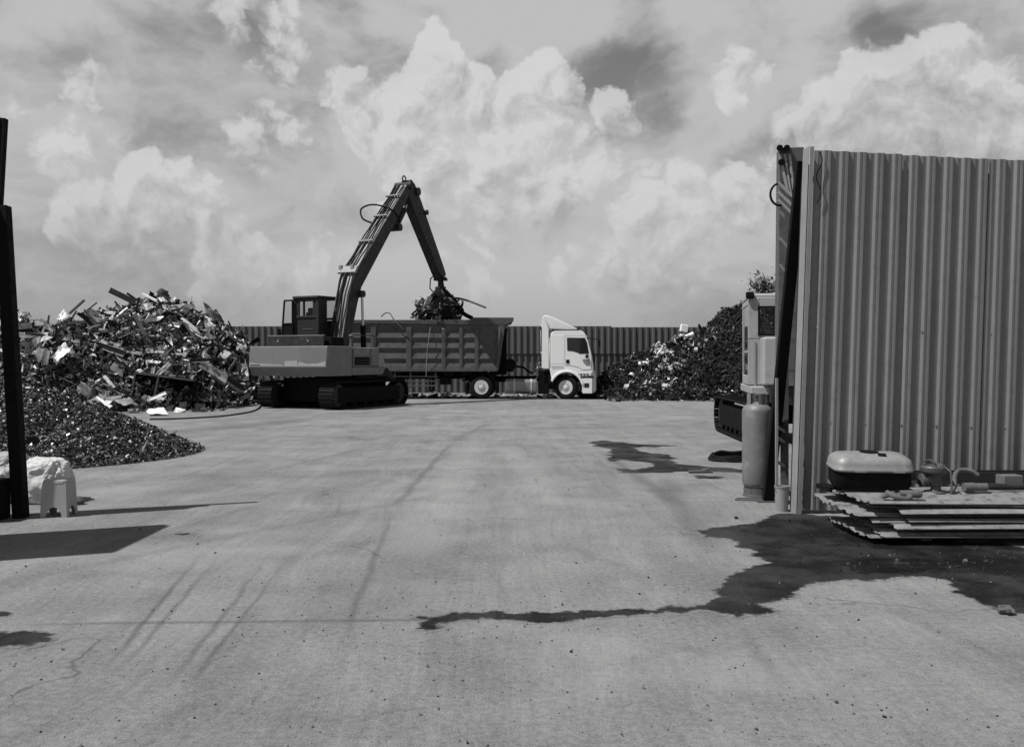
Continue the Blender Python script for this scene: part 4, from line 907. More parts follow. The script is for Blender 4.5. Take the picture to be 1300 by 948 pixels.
MB().cyl(md, hi, .06).build('ram_rod', M['chrome'], ar)
mb = MB(); mb.cyl(hi-Vector((.3,0,0)), hi+Vector((.3,0,0)), .17); mb.beam(hi, h0.lerp(tip,.1), .3, .22); mb.build('ram_bracket', M['dark'], arm)
for k, x_ in enumerate((-.15, .15)):
    mb = MB(); pp = []
    for t in np.linspace(0, 1, 20):
        p = h0.lerp(tip, .1+.88*t); d0 = (tip-h0).normalized(); pp.append(p + Vector((x_,0,0)) + Vector((0,-d0.z,d0.y))*(.36-.12*t+.04*math.sin(t*17+k)))
    mb.tube(pp, .025, 6); mb.build('hydraulic_pipe', M['black'], arm)
# grapple
gt = tip + Vector((0, .02, -.12))
mb = MB(); mb.cyl(gt+Vector((-.28,0,.05)), gt+Vector((.28,0,.05)), .08); mb.box(gt+Vector((0,0,.02)), (.5,.4,.10)); mb.cyl(gt, gt-Vector((0,0,.35)), .12); mb.cyl(gt-Vector((0,0,.3)), gt-Vector((0,0,.42)), .24); gr = mb.build('grapple_head', M['dark'], ex, .01)
gb_ = gt - Vector((0,0,.42))
mb = MB(); mb.lathe([(.0,0),(.22,0),(.34,-.15),(.36,-.32),(.25,-.42),(0,-.45)], gb_, n=20); mb.build('grapple_body', M['black'], ex)
for k in range(5):
    a = 2*PI*k/5 + .5; dr_ = Vector((math.cos(a), math.sin(a), 0)); tn = Vector((-math.sin(a), math.cos(a), 0)); mb = MB()
    pts = [(.28,-.22,.30,.16),(.62,-.45,.42,.14),(.80,-.85,.46,.10),(.74,-1.25,.36,.08),(.50,-1.55,.18,.06),(.30,-1.68,.04,.04)]
    vs = []
    for r_, z_, w_, t_ in pts:
        for s1_, s2_ in ((-1,-1),(1,-1),(1,1),(-1,1)): vs.append(gb_ + dr_*(r_ + s2_*t_/2) + tn*s1_*w_/2 + Vector((0,0,z_)))
    n = len(pts); fs = [(i*4+j, i*4+(j+1)%4, (i+1)*4+(j+1)%4, (i+1)*4+j) for i in range(n-1) for j in range(4)] + [(3,2,1,0), tuple((n-1)*4+j for j in range(4))]
    mb.add(vs, fs); cw = mb.build('grapple_claw', M['black'], ex, .012)
    mb = MB(); mb.cyl(gb_+dr_*.22+Vector((0,0,-.02)), gb_+dr_*.68+Vector((0,0,-.5)), .06); mb.build('claw_ram', M['dark'], cw)
mb = MB()
for s_ in (-1, 1): mb.tube([tip+Vector((-.1*s_,-.1,.25)), tip+Vector((-.3*s_,-.35,-.1)), tip+Vector((-.35*s_,-.3,-.5)), tip+Vector((-.2*s_,-.1,-.75))], .028, 7)
mb.build('grapple_hose', M['black'], gr)
GW = Matrix.Rotation(YAW, 3, 'Z') @ gb_ + EC      # grapple body in the world

# ------------------------------------------------------------------ scrap templates and heaps
def rot_rand(r, nrm=None, flat=.0):
    q = r.normal(size=4); q /= np.linalg.norm(q); w, x_, y_, z_ = q
    return np.array([[1-2*(y_*y_+z_*z_), 2*(x_*y_-z_*w), 2*(x_*z_+y_*w)], [2*(x_*y_+z_*w), 1-2*(x_*x_+z_*z_), 2*(y_*z_-x_*w)], [2*(x_*z_-y_*w), 2*(y_*z_+x_*w), 1-2*(x_*x_+y_*y_)]])
def basis(nrm, r, spread):
    n = np.array(nrm) + r.normal(size=3)*spread; n /= np.linalg.norm(n); t = r.normal(size=3); t -= n*t.dot(n); t /= np.linalg.norm(t); b_ = np.cross(n, t)
    return np.stack([t, b_, n], axis=1)      # columns: along, across, out
def t_ribbon(r, L, W):
    n = r.integers(4, 9); a = r.uniform(-.9, .9)/n*2.2; tw = r.uniform(-.5, .5); x_ = z_ = 0; ang = -a*n/2; vs = []
    for i in range(n+1):
        c = math.sin(tw*i); vs += [(x_, -W/2*math.cos(tw*i), z_ - W/2*c), (x_, W/2*math.cos(tw*i), z_ + W/2*c)]
        x_ += L/n*math.cos(ang); z_ += L/n*math.sin(ang); ang += a + r.normal()*.12
    v = np.array(vs); v -= v.mean(0); return v, [(2*i, 2*i+1, 2*i+3, 2*i+2) for i in range(n)]
def t_plate(r, L, W):
    n = 4; g = np.array([[(i/n-.5)*L, (j/n-.5)*W, 0] for i in range(n+1) for j in range(n+1)], float)
    g[:, 2] = r.normal(size=len(g))*.06*min(L, W) + np.sin(g[:, 0]/L*r.uniform(1, 5)+r.uniform(0, 6))*.15*W; g[:, :2] += r.normal(size=(len(g), 2))*.03*min(L, W)
    return g, [(i*(n+1)+j, i*(n+1)+j+1, (i+1)*(n+1)+j+1, (i+1)*(n+1)+j) for i in range(n) for j in range(n)]
def t_bar(r, L, W):
    b_ = MB(); k = r.integers(3)
    if k == 0: b_.box((0,0,0),(L,W*.5,W*.5))
    elif k == 1: b_.box((0,0,0),(L,W,.012)); b_.box((0,W/2,W/2),(L,.012,W))
    else:
        m = r.normal(size=3)*L*.10; b_.tube([(-L/2,0,0), tuple(m*.6+np.array([-L/6,0,0])), tuple(m+np.array([L/6,0,0])), (L/2,0,0)], W*.3, 6)
    return np.array(b_.v), b_.f
def t_lump(r, L, W):
    b_ = MB(); b_.box((0,0,0),(L*.7,W,W*.8)); v = np.array(b_.v); v += r.normal(size=v.shape)*W*.16; return v, b_.f
def t_curl(r, L, W):
    b_ = MB(); R_ = L*.3; turns = r.uniform(.5, 1.6); n = 12; vs = []
    for i in range(n+1):
        a = turns*2*PI*i/n; q = R_*(1-.3*i/n); vs += [(q*math.cos(a), -W/2 + .15*i*W/n, q*math.sin(a)), (q*math.cos(a), W/2 + .15*i*W/n, q*math.sin(a))]
    return np.array(vs), [(2*i, 2*i+1, 2*i+3, 2*i+2) for i in range(n)]
T = dict(ribbon=t_ribbon, plate=t_plate, bar=t_bar, lump=t_lump, curl=t_curl)
class Soup:
    def __init__(s): s.v = []; s.f = []; s.t = []; s.n = 0
    def put(s, v, f, tone):
        s.v.append(v); s.f += [tuple(i + s.n for i in q) for q in f]; s.t += [tone]*len(f); s.n += len(v)
    def build(s, name, m):
        me = bpy.data.meshes.new(name); me.from_pydata(np.concatenate(s.v).tolist(), [], s.f)
        at_ = me.attributes.new('tone', 'FLOAT', 'FACE'); at_.data.foreach_set('value', s.t)
        me.materials.append(m); o = bpy.data.objects.new(name, me); C.objects.link(o); return o
def mound_fn(bumps, rough=.25, nf=.6, seed=0.):
    def h(x_, y_):
        z = 0.
        for bx_, by_, rx, ry, hh, pw in bumps:
            d = math.sqrt(((x_-bx_)/rx)**2 + ((y_-by_)/ry)**2)
            if d < 1: z = max(z, hh*(1-d**pw))
        if z > 0: z += rough*min(1, z)*(mnoise.fractal(Vector((x_*nf+seed, y_*nf, seed)), 1., 2., 4))
        return max(z, 0)
    return h
def mound_mesh(soup, h, x0, x1, y0, y1, st, tone):
    nx, ny = int((x1-x0)/st)+1, int((y1-y0)/st)+1
    v = np.array([[x0+i*st, y0+j*st, h(x0+i*st, y0+j*st)-.05] for i in range(nx) for j in range(ny)])
    f = []
    for i in range(nx-1):
        for j in range(ny-1):
            q = (i*ny+j, (i+1)*ny+j, (i+1)*ny+j+1, i*ny+j+1)
            if max(v[k][2] for k in q) > -.04: f.append(q)
    soup.put(v, f, tone)
def nrm_at(h, x_, y_, e=.25):
    n = np.array([h(x_-e, y_)-h(x_+e, y_), h(x_, y_-e)-h(x_, y_+e), 2*e]); return n/np.linalg.norm(n)
TONES = [.015,.02,.03,.04,.05,.07,.09,.13,.2,.3,.45,.7]
def scatter(soup, h, box, count, size, kinds, tones, tp_, r, spread=.5, lift=(-.05,.25), aspect=(.15,.5), zmin=.05, front=None):
    x0, x1, y0, y1 = box; placed = 0; tries = 0
    while placed < count and tries < count*12:
        tries += 1; x_, y_ = r.uniform(x0, x1), r.uniform(y0, y1); z = h(x_, y_)
        if z < zmin: continue
        n = nrm_at(h, x_, y_)
        if front is not None and r.random() > front(x_, y_, n): continue
        L = size[0]*(size[1]/size[0])**(r.random()**1.7); W = L*r.uniform(*aspect); kd = kinds[r.integers(len(kinds))]
        v, f = T[kd](r, L, W); B = basis(n, r, spread)
        if r.random() < .12: B = rot_rand(r)
        p = np.array([x_, y_, z]) + n*r.uniform(*lift)*min(1, L); v = v @ B.T + p; v[:, 2] = np.maximum(v[:, 2], .01 + r.random()*.01)
        soup.put(v, f, tones[r.choice(len(tones), p=tp_)]); placed += 1
pv = np.array([9,9,9,9,8,8,8,7,7,8,7,6.]); pv /= pv.sum()
r1 = np.random.default_rng(11)
SM = tone_mat('scrap_metal', .55, .25); DM = tone_mat('shredded_metal', .5, .3); KM = tone_mat('dark_waste', .85, 0., .2)
# big scrap heap, left background
hb = mound_fn([(-14.6,37.0,4.9,6.3,3.95,1.9), (-16.5,35.5,4.5,5.5,2.8,1.8), (-20.4,34.0,6.5,6.,2.75,2.0), (-19.6,35.6,2.0,3.,3.5,2.0), (-12.6,36.8,3.0,5.5,3.2,1.8), (-13.2,33.0,3.6,3.4,1.7,1.6), (-16.,32.,5,3.6,2.2,1.6), (-11.4,35.8,1.9,3.6,1.1,1.4), (-26,37,7,8,3.8,2)], .55, .5, 3.)
s = Soup(); mound_mesh(s, hb, -32, -9, 27, 44, .25, .03)
tag(s.build('scrap_heap_core', KM), 'dark packed core of the big mixed scrap heap on the left', 'scrap heap', kind='stuff')
s = Soup(); vis = lambda x_, y_, n: 1. if n[1] < .15 else .25
bx_ = (-27, -9.4, 28.5, 41)
scatter(s, hb, bx_, 1900, (.4, 1.5), ['ribbon','bar','bar','ribbon','plate'], TONES, pv, r1, .45, (-.1,.3), (.04,.2), front=vis)
scatter(s, hb, bx_, 24000, (.08, .5), ['ribbon','bar','plate','ribbon','curl'], TONES, pv, r1, .9, (.0,.4), (.08,.4), front=vis)
scatter(s, hb, bx_, 420, (.3, .85), ['plate','ribbon'], [.25,.4,.55,.7], [.3,.3,.2,.2], r1, .6, (.1,.35), (.3,.6), front=vis)
tag(s.build('scrap_heap', SM), 'tall heap of mixed metal scrap, bent strips and sheets, left background', 'scrap heap', kind='stuff')
# shredded heap in front
hf = mound_fn([(-10.1,16.1,4.5,3.5,1.55,1.2), (-12.8,17.0,5.,4.0,1.75,1.4)], .12, .9, 8.)
s = Soup(); mound_mesh(s, hf, -17, -5, 12, 21.5, .12, .04)
tag(s.build('shredded_heap_core', KM), 'dark underlying body of the low heap of shredded metal chips', 'scrap heap', kind='stuff')
s = Soup(); vis2 = lambda x_, y_, n: 1. if n[1] < .1 else .12
pc = np.array([9,9,9,9,9,9,8,7,6,4.5,3,1.5]); pc /= pc.sum()
scatter(s, hf, (-13.2,-5.2,12.3,19), 30000, (.04, .15), ['q'], TONES, pc, r1, .9, (.0,.35), (.3,.8), zmin=.0005, front=vis2) if False else None
def t_chip(r, L, W):
    v = np.array([(-L/2,-W/2,0),(L/2,-W/2*r.uniform(.3,1),r.normal()*L*.15),(L/2*r.uniform(.4,1),W/2,0),(-L/2,W/2,r.normal()*L*.25)]); return v, [(0,1,2),(0,2,3)]
T['chip'] = t_chip
scatter(s, hf, (-13.2,-5.2,12.3,19), 80000, (.02, .075), ['chip'], TONES, pc, r1, .7, (.0,.5), (.3,.8), zmin=.01, front=vis2)
scatter(s, hf, (-13.2,-5.2,12.3,19), 300, (.1, .35), ['ribbon','bar','plate'], TONES, pc, r1, .4, (.0,.15), (.08,.3), zmin=.05, front=vis2)
# spilled chips round the foot
flat = lambda x_, y_: .012
tag(s.build('shredded_heap', DM), 'low heap of small shredded metal chips, left middle ground', 'scrap heap', kind='stuff')
# dark heap on the right
hd = mound_fn([(11.2,42.,4.6,4.6,4.15,1.9), (7.6,41.6,4.2,4.2,2.5,1.6), (5.4,41.4,2.4,3.4,1.5,1.5), (16,42,6,5,4.4,2), (8.6,40.0,3.6,2.4,1.4,1.5)], .5, .8, 5.)
s = Soup(); mound_mesh(s, hd, 2.5, 22, 36.5, 47, .16, .014)
pd_ = np.array([20,16,12,9,7,4,2,1.2,.8,.4,.2,.1]); pd_ /= pd_.sum()
scatter(s, hd, (2.8,15,37,45), 26000, (.06, .38), ['ribbon','ribbon','curl','bar'], TONES, pd_, r1, 1., (.0,.35), (.08,.3), front=vis)
tag(s.build('dark_waste_heap', KM), 'dark heap of tangled waste in front of the fence, right of the lorry', 'waste heap', kind='stuff')
s = Soup()
def wfront(x_, y_, n):
    px_ = 650 + x_/y_*F; z = hd(x_, y_); py_ = HY - (z-CH)/y_*F
    c = math.exp(-((px_-(862-(py_-425)*.35))/26)**2)*(1. if 412 < py_ < 492 else 0)
    c = max(c, .5*math.exp(-((px_-850)/45)**2 - ((py_-497)/7)**2)); return c*max(0, min(1, .4+1.3*mnoise.noise(Vector((x_*1.6, y_*1.6, 2)))+.3))
TW = [.1,.2,.3,.45,.65,.8]; pw_ = np.array([3,3,3,3,3,3.]); pw_ /= pw_.sum()
scatter(s, hd, (4.5,10.5,37,43.5), 1000, (.08, .6), ['plate','ribbon','ribbon','curl','bar'], TW, pw_, r1, .8, (.05,.3), (.12,.5), front=wfront)
tag(s.build('pale_waste', SM), 'pale rags, boards and plastic strewn down the face of the dark heap', 'waste', kind='stuff')
# litter at the heaps' feet and pebbles in the yard
s = Soup()
for (x0, x1, y0, y1, cnt) in ((-8,4.5,40,44.5,240), (-14,-9.5,29,34,220), (4,11,36.6,38.6,160), (-12.5,-5.6,12.2,15.5,160)):
    for k in range(cnt):
        x_, y_ = r1.uniform(x0, x1), r1.uniform(y0, y1); L = r1.uniform(.05, .5) if y0 > 20 else r1.uniform(.02, .08); v, f = T[['plate','ribbon','lump','bar'][r1.integers(4)]](r1, L, L*r1.uniform(.15,.5))
        v = v @ basis((0,0,1), r1, .25).T + np.array([x_, y_, .03]); v[:, 2] = np.maximum(v[:, 2], .008); s.put(v, f, TONES[r1.choice(12, p=pv)])
for k in range(420):
    x_, y_ = r1.uniform(2.2, 6.2), r1.uniform(6.6, 9.6)
    if k > 260: x_, y_ = r1.normal(3.9, .6), r1.normal(7.45, .25)
    L = r1.choice([.006, .011, .018, .03], p=[.5,.3,.15,.05]); v, f = T[['plate','lump'][r1.integers(2)]](r1, L*1.5, L); s.put(v @ rot_rand(r1).T*.8 + np.array([x_, y_, .008]), f, r1.choice([.02,.04,.1,.28], p=[.4,.35,.2,.05]))
for k in range(3200):
    y_ = 3.6*(12/3.6)**r1.random(); x_ = r1.uniform(-.62, .62)*y_; L = r1.choice([.003,.005,.008,.013], p=[.45,.35,.17,.03]); v, f = t_lump(r1, L*1.4, L)
    if mnoise.noise(Vector((x_*.6, y_*.6, 4))) < r1.uniform(-.6, .5): continue
    s.put(v @ rot_rand(r1).T + np.array([x_, y_, L*.3]), f, r1.choice([.04,.06,.1,.15,.22]))
tag(s.build('litter', KM), 'small scraps and pebbles scattered over the yard', 'litter', kind='stuff')

# bundle of scrap in the grapple
s = Soup()
for k in range(330):
    a = r1.uniform(0, 2*PI); q = r1.random()**.5; p = np.array([GW.x - .08 + 1.0*q*math.cos(a), GW.y + .8*q*math.sin(a), GW.z - r1.uniform(.55, 1.85)])
    kd = ['ribbon','bar','plate','curl','ribbon'][r1.integers(5)]; L = r1.uniform(.2, .9); v, f = T[kd](r1, L, L*r1.uniform(.05,.25)); s.put(v @ rot_rand(r1).T + p, f, TONES[r1.choice(12, p=pv)])
for k in range(26):
    p = np.array([GW.x + r1.normal()*.35, GW.y + r1.normal()*.3, GW.z - r1.uniform(1., 1.8)]); v, f = t_ribbon(r1, r1.uniform(.6,1.5), .05); B = basis((1,0,0), r1, .3); B = B[:, [2,1,0]]
    Rv = np.array([[0,0,1],[0,1,0],[-1,0,0]]); s.put(v @ Rv.T @ (np.eye(3)+r1.normal(size=(3,3))*.15) + p, f, r1.choice([.04,.1,.3,.6]))
tag(s.build('scrap_bundle', SM), 'tangled bundle of scrap strips gripped by the grapple above the trailer', 'scrap bundle', kind='stuff')
hose('steel_rod', [at(572,378,39.8), at(590,380.5,39.6), at(617,390.5,39.3)], .045, M['rust'], 'long dark rod sticking out to the right from the grapple load', 'steel rod')
hose('scrap_strip', [at(536,388,39.6), at(545,393,39.4), at(560,397,39.4), at(578,397,39.4)], .06, M['dark'], 'curved dark strip hanging at the lower left of the grapple load', 'scrap strip')
hose('cable_end', [at(575,385,39.7), at(582,392,39.6), at(590,399,39.5), at(600,404,39.5)], .09, M['black'], 'thick black strand trailing from the grapple load down to the trailer rim', 'scrap strand')
hose('loose_wire', [at(549,400,39.2), at(545,425,38.9), at(542,450,38.88), at(541,478,38.86)], .012, M['trim'], 'thin pale wire hanging from the load down the trailer side', 'wire')

# ------------------------------------------------------------------ single pieces that stand out on the heaps
def sheet_piece(name, label, corners, m, crumple=.03, seed=1, th=.02, cat='sheet'):
    r = np.random.default_rng(seed); c = [np.array(q) for q in corners]; n = 6; g = []
    nn = np.cross(c[1]-c[0], c[3]-c[0]); nn /= np.linalg.norm(nn)
    for i in range(n+1):
        for j in range(n+1):
            u, v_ = i/n, j/n; p = (1-u)*(1-v_)*c[0] + u*(1-v_)*c[1] + u*v_*c[2] + (1-u)*v_*c[3]
            g.append(p + nn*r.normal()*crumple + nn*crumple*3*math.sin(u*3+seed)*math.sin(v_*4))
    b_ = MB(); k = len(g); b_.add([tuple(p) for p in g] + [tuple(p+nn*th) for p in g], [])
    q = lambda i, j, t: t*k + i*(n+1)+j
    fs = [(q(i,j,0),q(i+1,j,0),q(i+1,j+1,0),q(i,j+1,0)) for i in range(n) for j in range(n)] + [(q(i,j,1),q(i,j+1,1),q(i+1,j+1,1),q(i+1,j,1)) for i in range(n) for j in range(n)]
    for i in range(n): fs += [(q(i,0,0),q(i,0,1),q(i+1,0,1),q(i+1,0,0)), (q(i,n,0),q(i+1,n,0),q(i+1,n,1),q(i,n,1)), (q(0,i,0),q(0,i+1,0),q(0,i+1,1),q(0,i,1)), (q(n,i,0),q(n,i,1),q(n,i+1,1),q(n,i+1,0))]
    b_.f = fs; return tag(b_.build(name, m, ang=40), label, cat)
def beam_piece(name, label, a, b_, w, h, m, cat='beam'):
    return tag(MB().beam(a, b_, w, h).build(name, m, bevel=.01), label, cat)
D1 = 34.2
beam_piece('steel_beam', 'dark beam jutting up to the left from the top of the scrap heap', at(139,368,36.2), at(172,384,36.6), .2, .22, M['rust'])
beam_piece('steel_beam', 'short thin bar floating above the beam on top of the scrap heap', at(161,372,37), at(174,381,37.2), .07, .08, M['dark'])
beam_piece('pale_bar', 'white bar lying slanted on the crest of the scrap heap', at(181,373,36.6), at(203,384,36.4), .14, .08, M['board'])
beam_piece('steel_bar', 'dark bar leaning up right above the left part of the scrap heap', at(88,398,34.8), at(107,381,34.6), .08, .08, M['rust'])
beam_piece('steel_bar', 'thin grey bar leaning up right beside the dark bar on the scrap heap', at(104,399,35), at(123,384,35), .06, .05, M['steel'])
sheet_piece('steel_sheet', 'black square sheet standing up on the very top of the scrap heap', [at(199,382,36.6), at(212,383,36.2), at(215,370,36.2), at(203,365,36.6)], M['cabdark'], .03, 2)
sheet_piece('steel_sheet', 'dark folded sheet on the right shoulder of the scrap heap', [at(258,382,36.4), at(281,402,36), at(284,408,35.8), at(262,400,36)], M['rust'], .05, 3)
sheet_piece('steel_sheet', 'pale rounded sheet high on the left part of the scrap heap', [at(70,402,31.2), at(76,409,31.1), at(86,402,31.4), at(80,395,31.6)], M['board'], .04, 4)
sheet_piece('crumpled_sheet', 'large pale crumpled sheet on the face of the left scrap heap', [at(62,452,29.8), at(72,461,29.7), at(96,444,30.2), at(80,438,30.4)], M['board'], .05, 5)
sheet_piece('crumpled_sheet', 'grey crumpled sheet left of the large pale one on the scrap heap', [at(40,453,29.6), at(60,463,29.4), at(68,446,30), at(50,440,30.2)], M['sheet'], .09, 6)
sheet_piece('steel_sheet', 'brownish panel leaning in the middle of the scrap heap above the black bin', [at(140,470,30.4), at(155,478,30.2), at(160,460,30.8), at(150,453,31)], M['rust'], .04, 7)
sheet_piece('steel_sheet', 'grey plank like panel on the right face of the scrap heap', [at(240,457,31.6), at(273,453,31.8), at(275,456,31.9), at(244,461,31.6)], M['steel'], .03, 8)
sheet_piece('steel_sheet', 'pale slanted panel low on the right face of the scrap heap', [at(252,465,31.3), at(285,487,31.2), at(290,478,31.5), at(262,461,31.5)], M['sheet'], .04, 9)
sheet_piece('curved_strip', 'white curved strip winding down the right face of the scrap heap', [at(228,402,33.2), at(250,425,32.8), at(258,430,32.7), at(236,405,33.1)], M['board'], .12, 10)
sheet_piece('white_board', 'bright white board lying on the ground at the foot of the scrap heap', [gnd(183,520)+Vector((0,0,.03)), gnd(190,528)+Vector((0,0,.03)), gnd(214,527.5)+Vector((0,0,.03)), gnd(200,513.5)+Vector((0,0,.22))], M['board'], .012, 11, cat='board')
sheet_piece('grey_board', 'grey board leaning on the heap left of the bright white board', [at(145,508,28.6), at(158,516,28.4), at(176,513,28.6), at(164,505,28.9)], M['sheet'], .02, 12, cat='board')
sheet_piece('grey_board', 'narrow pale board lying at the left edge of the leaning grey board', [at(121,505,27.6), at(139,518,27.4), at(142,516,27.5), at(124,504,27.8)], M['board'], .01, 13, cat='board')
# open black bin at the foot
bn_ = empty('metal_bin', gnd(198, 521) + Vector((0, .6, 0)), R(12), 'open black steel bin tipped on its side at the foot of the scrap heap', 'bin')
mb = MB(); rx_ = Matrix.Rotation(R(8), 3, 'Y')
for c_, s_ in (((0,0,.03),(1.9,.9,.03)), ((0,0,.98),(1.9,.9,.03)), ((0,.45,.5),(1.9,.03,.95)), ((-.95,0,.5),(.03,.9,.95)), ((.95,0,.5),(.03,.9,.95))): mb.box(rx_ @ Vector(c_) + Vector((0,0,.14)), s_, rx_)
mb.build('bin_shell', M['black'], bn_, .006)
mb = MB(); 
for a_, b2_ in (((-.95,-.47,.03),(-.95,-.47,.98)), ((-.95,-.47,.98),(.95,-.47,.98)), ((-.25,-.47,.0),(-.2,-.47,.98))): mb.beam(rx_ @ Vector(a_) + Vector((0,0,.14)), rx_ @ Vector(b2_) + Vector((0,0,.14)), .06, .04)
mb.build('bin_rim', M['steel'], bn_, .005)
mb = MB(); mb.lathe([(0,-.35),(.26,-.35),(.28,-.3),(.28,.3),(.26,.35),(0,.35)], (0,0,.28), 'x', 20); o = mb.build('rusty_drum', M['rust']); o.location = gnd(238, 519)+Vector((0,.3,0)); tag(o, 'rusty drum on its side at the foot of the heap, right of the bin', 'drum')
# white chunks on the dark heap
o = MB().box((0,0,0),(.36,.3,.36),Matrix.Rotation(.2,3,'Y')).build('white_box', M['board'], bevel=.04, seg=3); o.location = at(868.5,417,42.2); tag(o, 'white box sitting at the top of the pale debris on the dark heap', 'box')
hose('pale_roll', [at(867,430,41.2), at(880,424,41.3)], .11, M['board'], 'pale rolled sheet near the top of the dark heap', 'roll')
hose('pale_roll', [at(811,462,39.9), at(828,460,39.7), at(845,457,39.9)], .10, M['board'], 'long pale roll lying level half way down the dark heap', 'roll')

# hose on the ground
hose('ground_hose', [gnd(190,533), gnd(230,532), gnd(280,529), gnd(315,524), gnd(328,519), gnd(334,512)+Vector((0,0,.05)), gnd(336,516)+Vector((0,-.3,.35))], .045, M['rubber'], 'black hose trailing over the yard from the heap to the tracked machine')

# ------------------------------------------------------------------ pale digger on the right
e2 = empty('pale_digger', Vector((5.76, 18.6, 0)), R(-10), 'pale tracked digger half hidden behind the gas cylinder and the ribbed wall', 'excavator')
def track2(xc):
    t0 = len(C.objects); t = track(e2, xc, 3.7, .82, .5, 38)
    for o_ in [t] + list(t.children): pass
    return t
tA = track(e2, -.78, 3.9, .84, .46, 40); tB = track(e2, 1.1, 3.9, .84, .46, 40)
tA.location = (-.22,.9,0); tB.location = (-.1,.9,0); tA.rotation_euler = (0,0,R(7)); tB.rotation_euler = (0,0,R(7))
mb = MB(); mb.bx(-1.0+.02,-.97,-.6,-.25,.25,.6); mb.bx(-1.0,-.97,.5,2.0,.3,.6); mb.build('step_plate', M['steel'], e2, .01)
mb = MB(); mb.bx(-.6,.9,.1,1.5,.35,.75); mb.lathe([(0,.74),(.5,.74),(.5,1.0),(0,1.0)], (.2,.4,0), n=24); mb.build('undercarriage', M['black'], e2)
mb = MB(); mb.bx(-.9,1.6,-.9,1.9,.98,1.14); mb.build('deck', M['pale'], e2, .02)
mb = MB(); mb.bx(-.68,1.6,-1.0,-.35,1.16,2.12); mb.build('engine_cover', M['pale'], e2, .05, 3)
mb = MB(); mb.bx(-.55,-.35,-1.02,-.5,.82,1.15); mb.bx(-.28,.3,-.95,-.5,.78,1.15); mb.build('exhaust_box', M['dark'], e2, .02)
mb = MB(); fz0, fz1 = 1.16, 2.93
X0, X1, Y0, Y1 = -.9, .62, -.32, 1.35
# cab walls as frames round their openings
for (x0, x1) in ((X0, X0+.22), (X1-.22, X1)): mb.bx(x0, x1, Y0-.03, Y0+.03, 2.1, fz1)
mb.bx(X0+.22, X1-.22, Y0-.03, Y0+.03, 2.72, fz1); mb.bx(X0+.22, X1-.22, Y0-.03, Y0+.03, 2.1, 2.2)
mb.bx(X0, X1, Y0-.03, Y0+.03, fz0, 2.1)
mb.bx(X0, X0+.05, Y0+.03, Y0+.2, fz0, fz1); mb.bx(X0, X0+.05, Y1-.1, Y1, fz0, fz1); mb.bx(X0, X0+.05, Y0+.2, Y1-.1, 2.8, fz1); mb.bx(X0, X0+.05, Y0+.2, Y1-.1, fz0, 1.35)
mb.bx(X1-.05, X1, Y0+.03, Y1, fz0, fz1); mb.bx(X0+.05, X1-.05, Y1-.06, Y1, fz0, 1.5); mb.bx(X0+.05, X1-.05, Y1-.06, Y1, 2.85, fz1)
cb = mb.build('cab', M['pale'], e2, .012)
mb = MB(); loft(mb, [[(x_, y_, z_) for x_, y_ in rrect((X0+X1)/2, (Y0+Y1)/2, X1-X0+a, Y1-Y0+a, .12)] for z_, a in ((fz1+.002, .03), (fz1+.05, .03), (fz1+.09, -.06))]); mb.build('cab_roof', M['pale'], e2)
MB().add([(X0+.22,Y0,2.2),(X1-.22,Y0,2.2),(X1-.22,Y0,2.72),(X0+.22,Y0,2.72)], [(0,1,2,3)]).build('rear_window', M['glassc'], cb)
MB().add([(X0+.02,Y0+.2,1.35),(X0+.02,Y1-.1,1.35),(X0+.02,Y1-.1,2.8),(X0+.02,Y0+.2,2.8)], [(0,1,2,3)]).build('side_window', M['glassd'], cb)
mb = MB(); 
for (a0, a1, b0, b1) in ((X0+.18,X0+.22,2.16,2.76),(X1-.22,X1-.18,2.16,2.76)): mb.bx(a0, a1, Y0-.042, Y0-.02, b0, b1)
mb.bx(X0+.22,X1-.22,Y0-.042,Y0-.02,2.72,2.76); mb.bx(X0+.22,X1-.22,Y0-.042,Y0-.02,2.16,2.2); mb.build('window_seal', M['black'], cb)
mb = MB(); mb.box((-.1,.3,2.15),(.5,.12,.6)); mb.box((-.1,.55,1.85),(.5,.5,.14)); mb.build('operator_seat', M['black'], e2, .05, 3)
mb = MB(); mb.bx(X0-.06,X0+.1,Y0-.12,Y0+.02,fz1-.02,fz1+.12); mb.build('beacon', M['black'], e2, .03)
MB().box((-.78,-.36,1.55),(.03,.03,1.0)).build('grab_rail', M['trim'], e2)
# its boom, raised
def e2w(p): return Matrix.Rotation(R(10), 3, 'Z') @ (Vector(p) - Vector((5.76, 18.6, 0)))
ba = e2w(at(1000, 470, 17.6)); bb = e2w(at(1003, 190, 17.4)); bm_ = MB(); bm_.beam(ba, bb, .45, .5, up=(0,1,0)); bo = bm_.build('boom', mat('weathered_boom', .085, .7, var=.4, scale=3, dirt=.6, dirtg=.03), e2, .02)
for k in range(5):
    a = e2w(at(990+k*3, 196+8*(k%2), 17.0)); b_ = e2w(at(1006+k*2, 285+k*12, 16.95)); mb = MB(); mb.tube([a, a.lerp(b_,.5)+Vector((.02,-.04,0)), b_], .022 if k % 2 else .03, 6); mb.build('hydraulic_pipe', M['trim'] if k % 2 == 0 else M['dark'], bo)
for k in range(5):
    MB().beam(e2w(at(990, 200+k*34, 17.05)), e2w(at(1008, 222+k*34, 17.05)), .045, .03, up=(0,1,0)).build('lattice_bar', M['trim'], bo)
for py_, k in ((240, 0), (252, 1), (262, 2)):
    mb = MB(); mb.beam(e2w(at(988, py_-8, 16.9)), e2w(at(1012, py_+16, 16.9)), .05, .05); mb.build('pipe_clamp', M['pale'], bo)
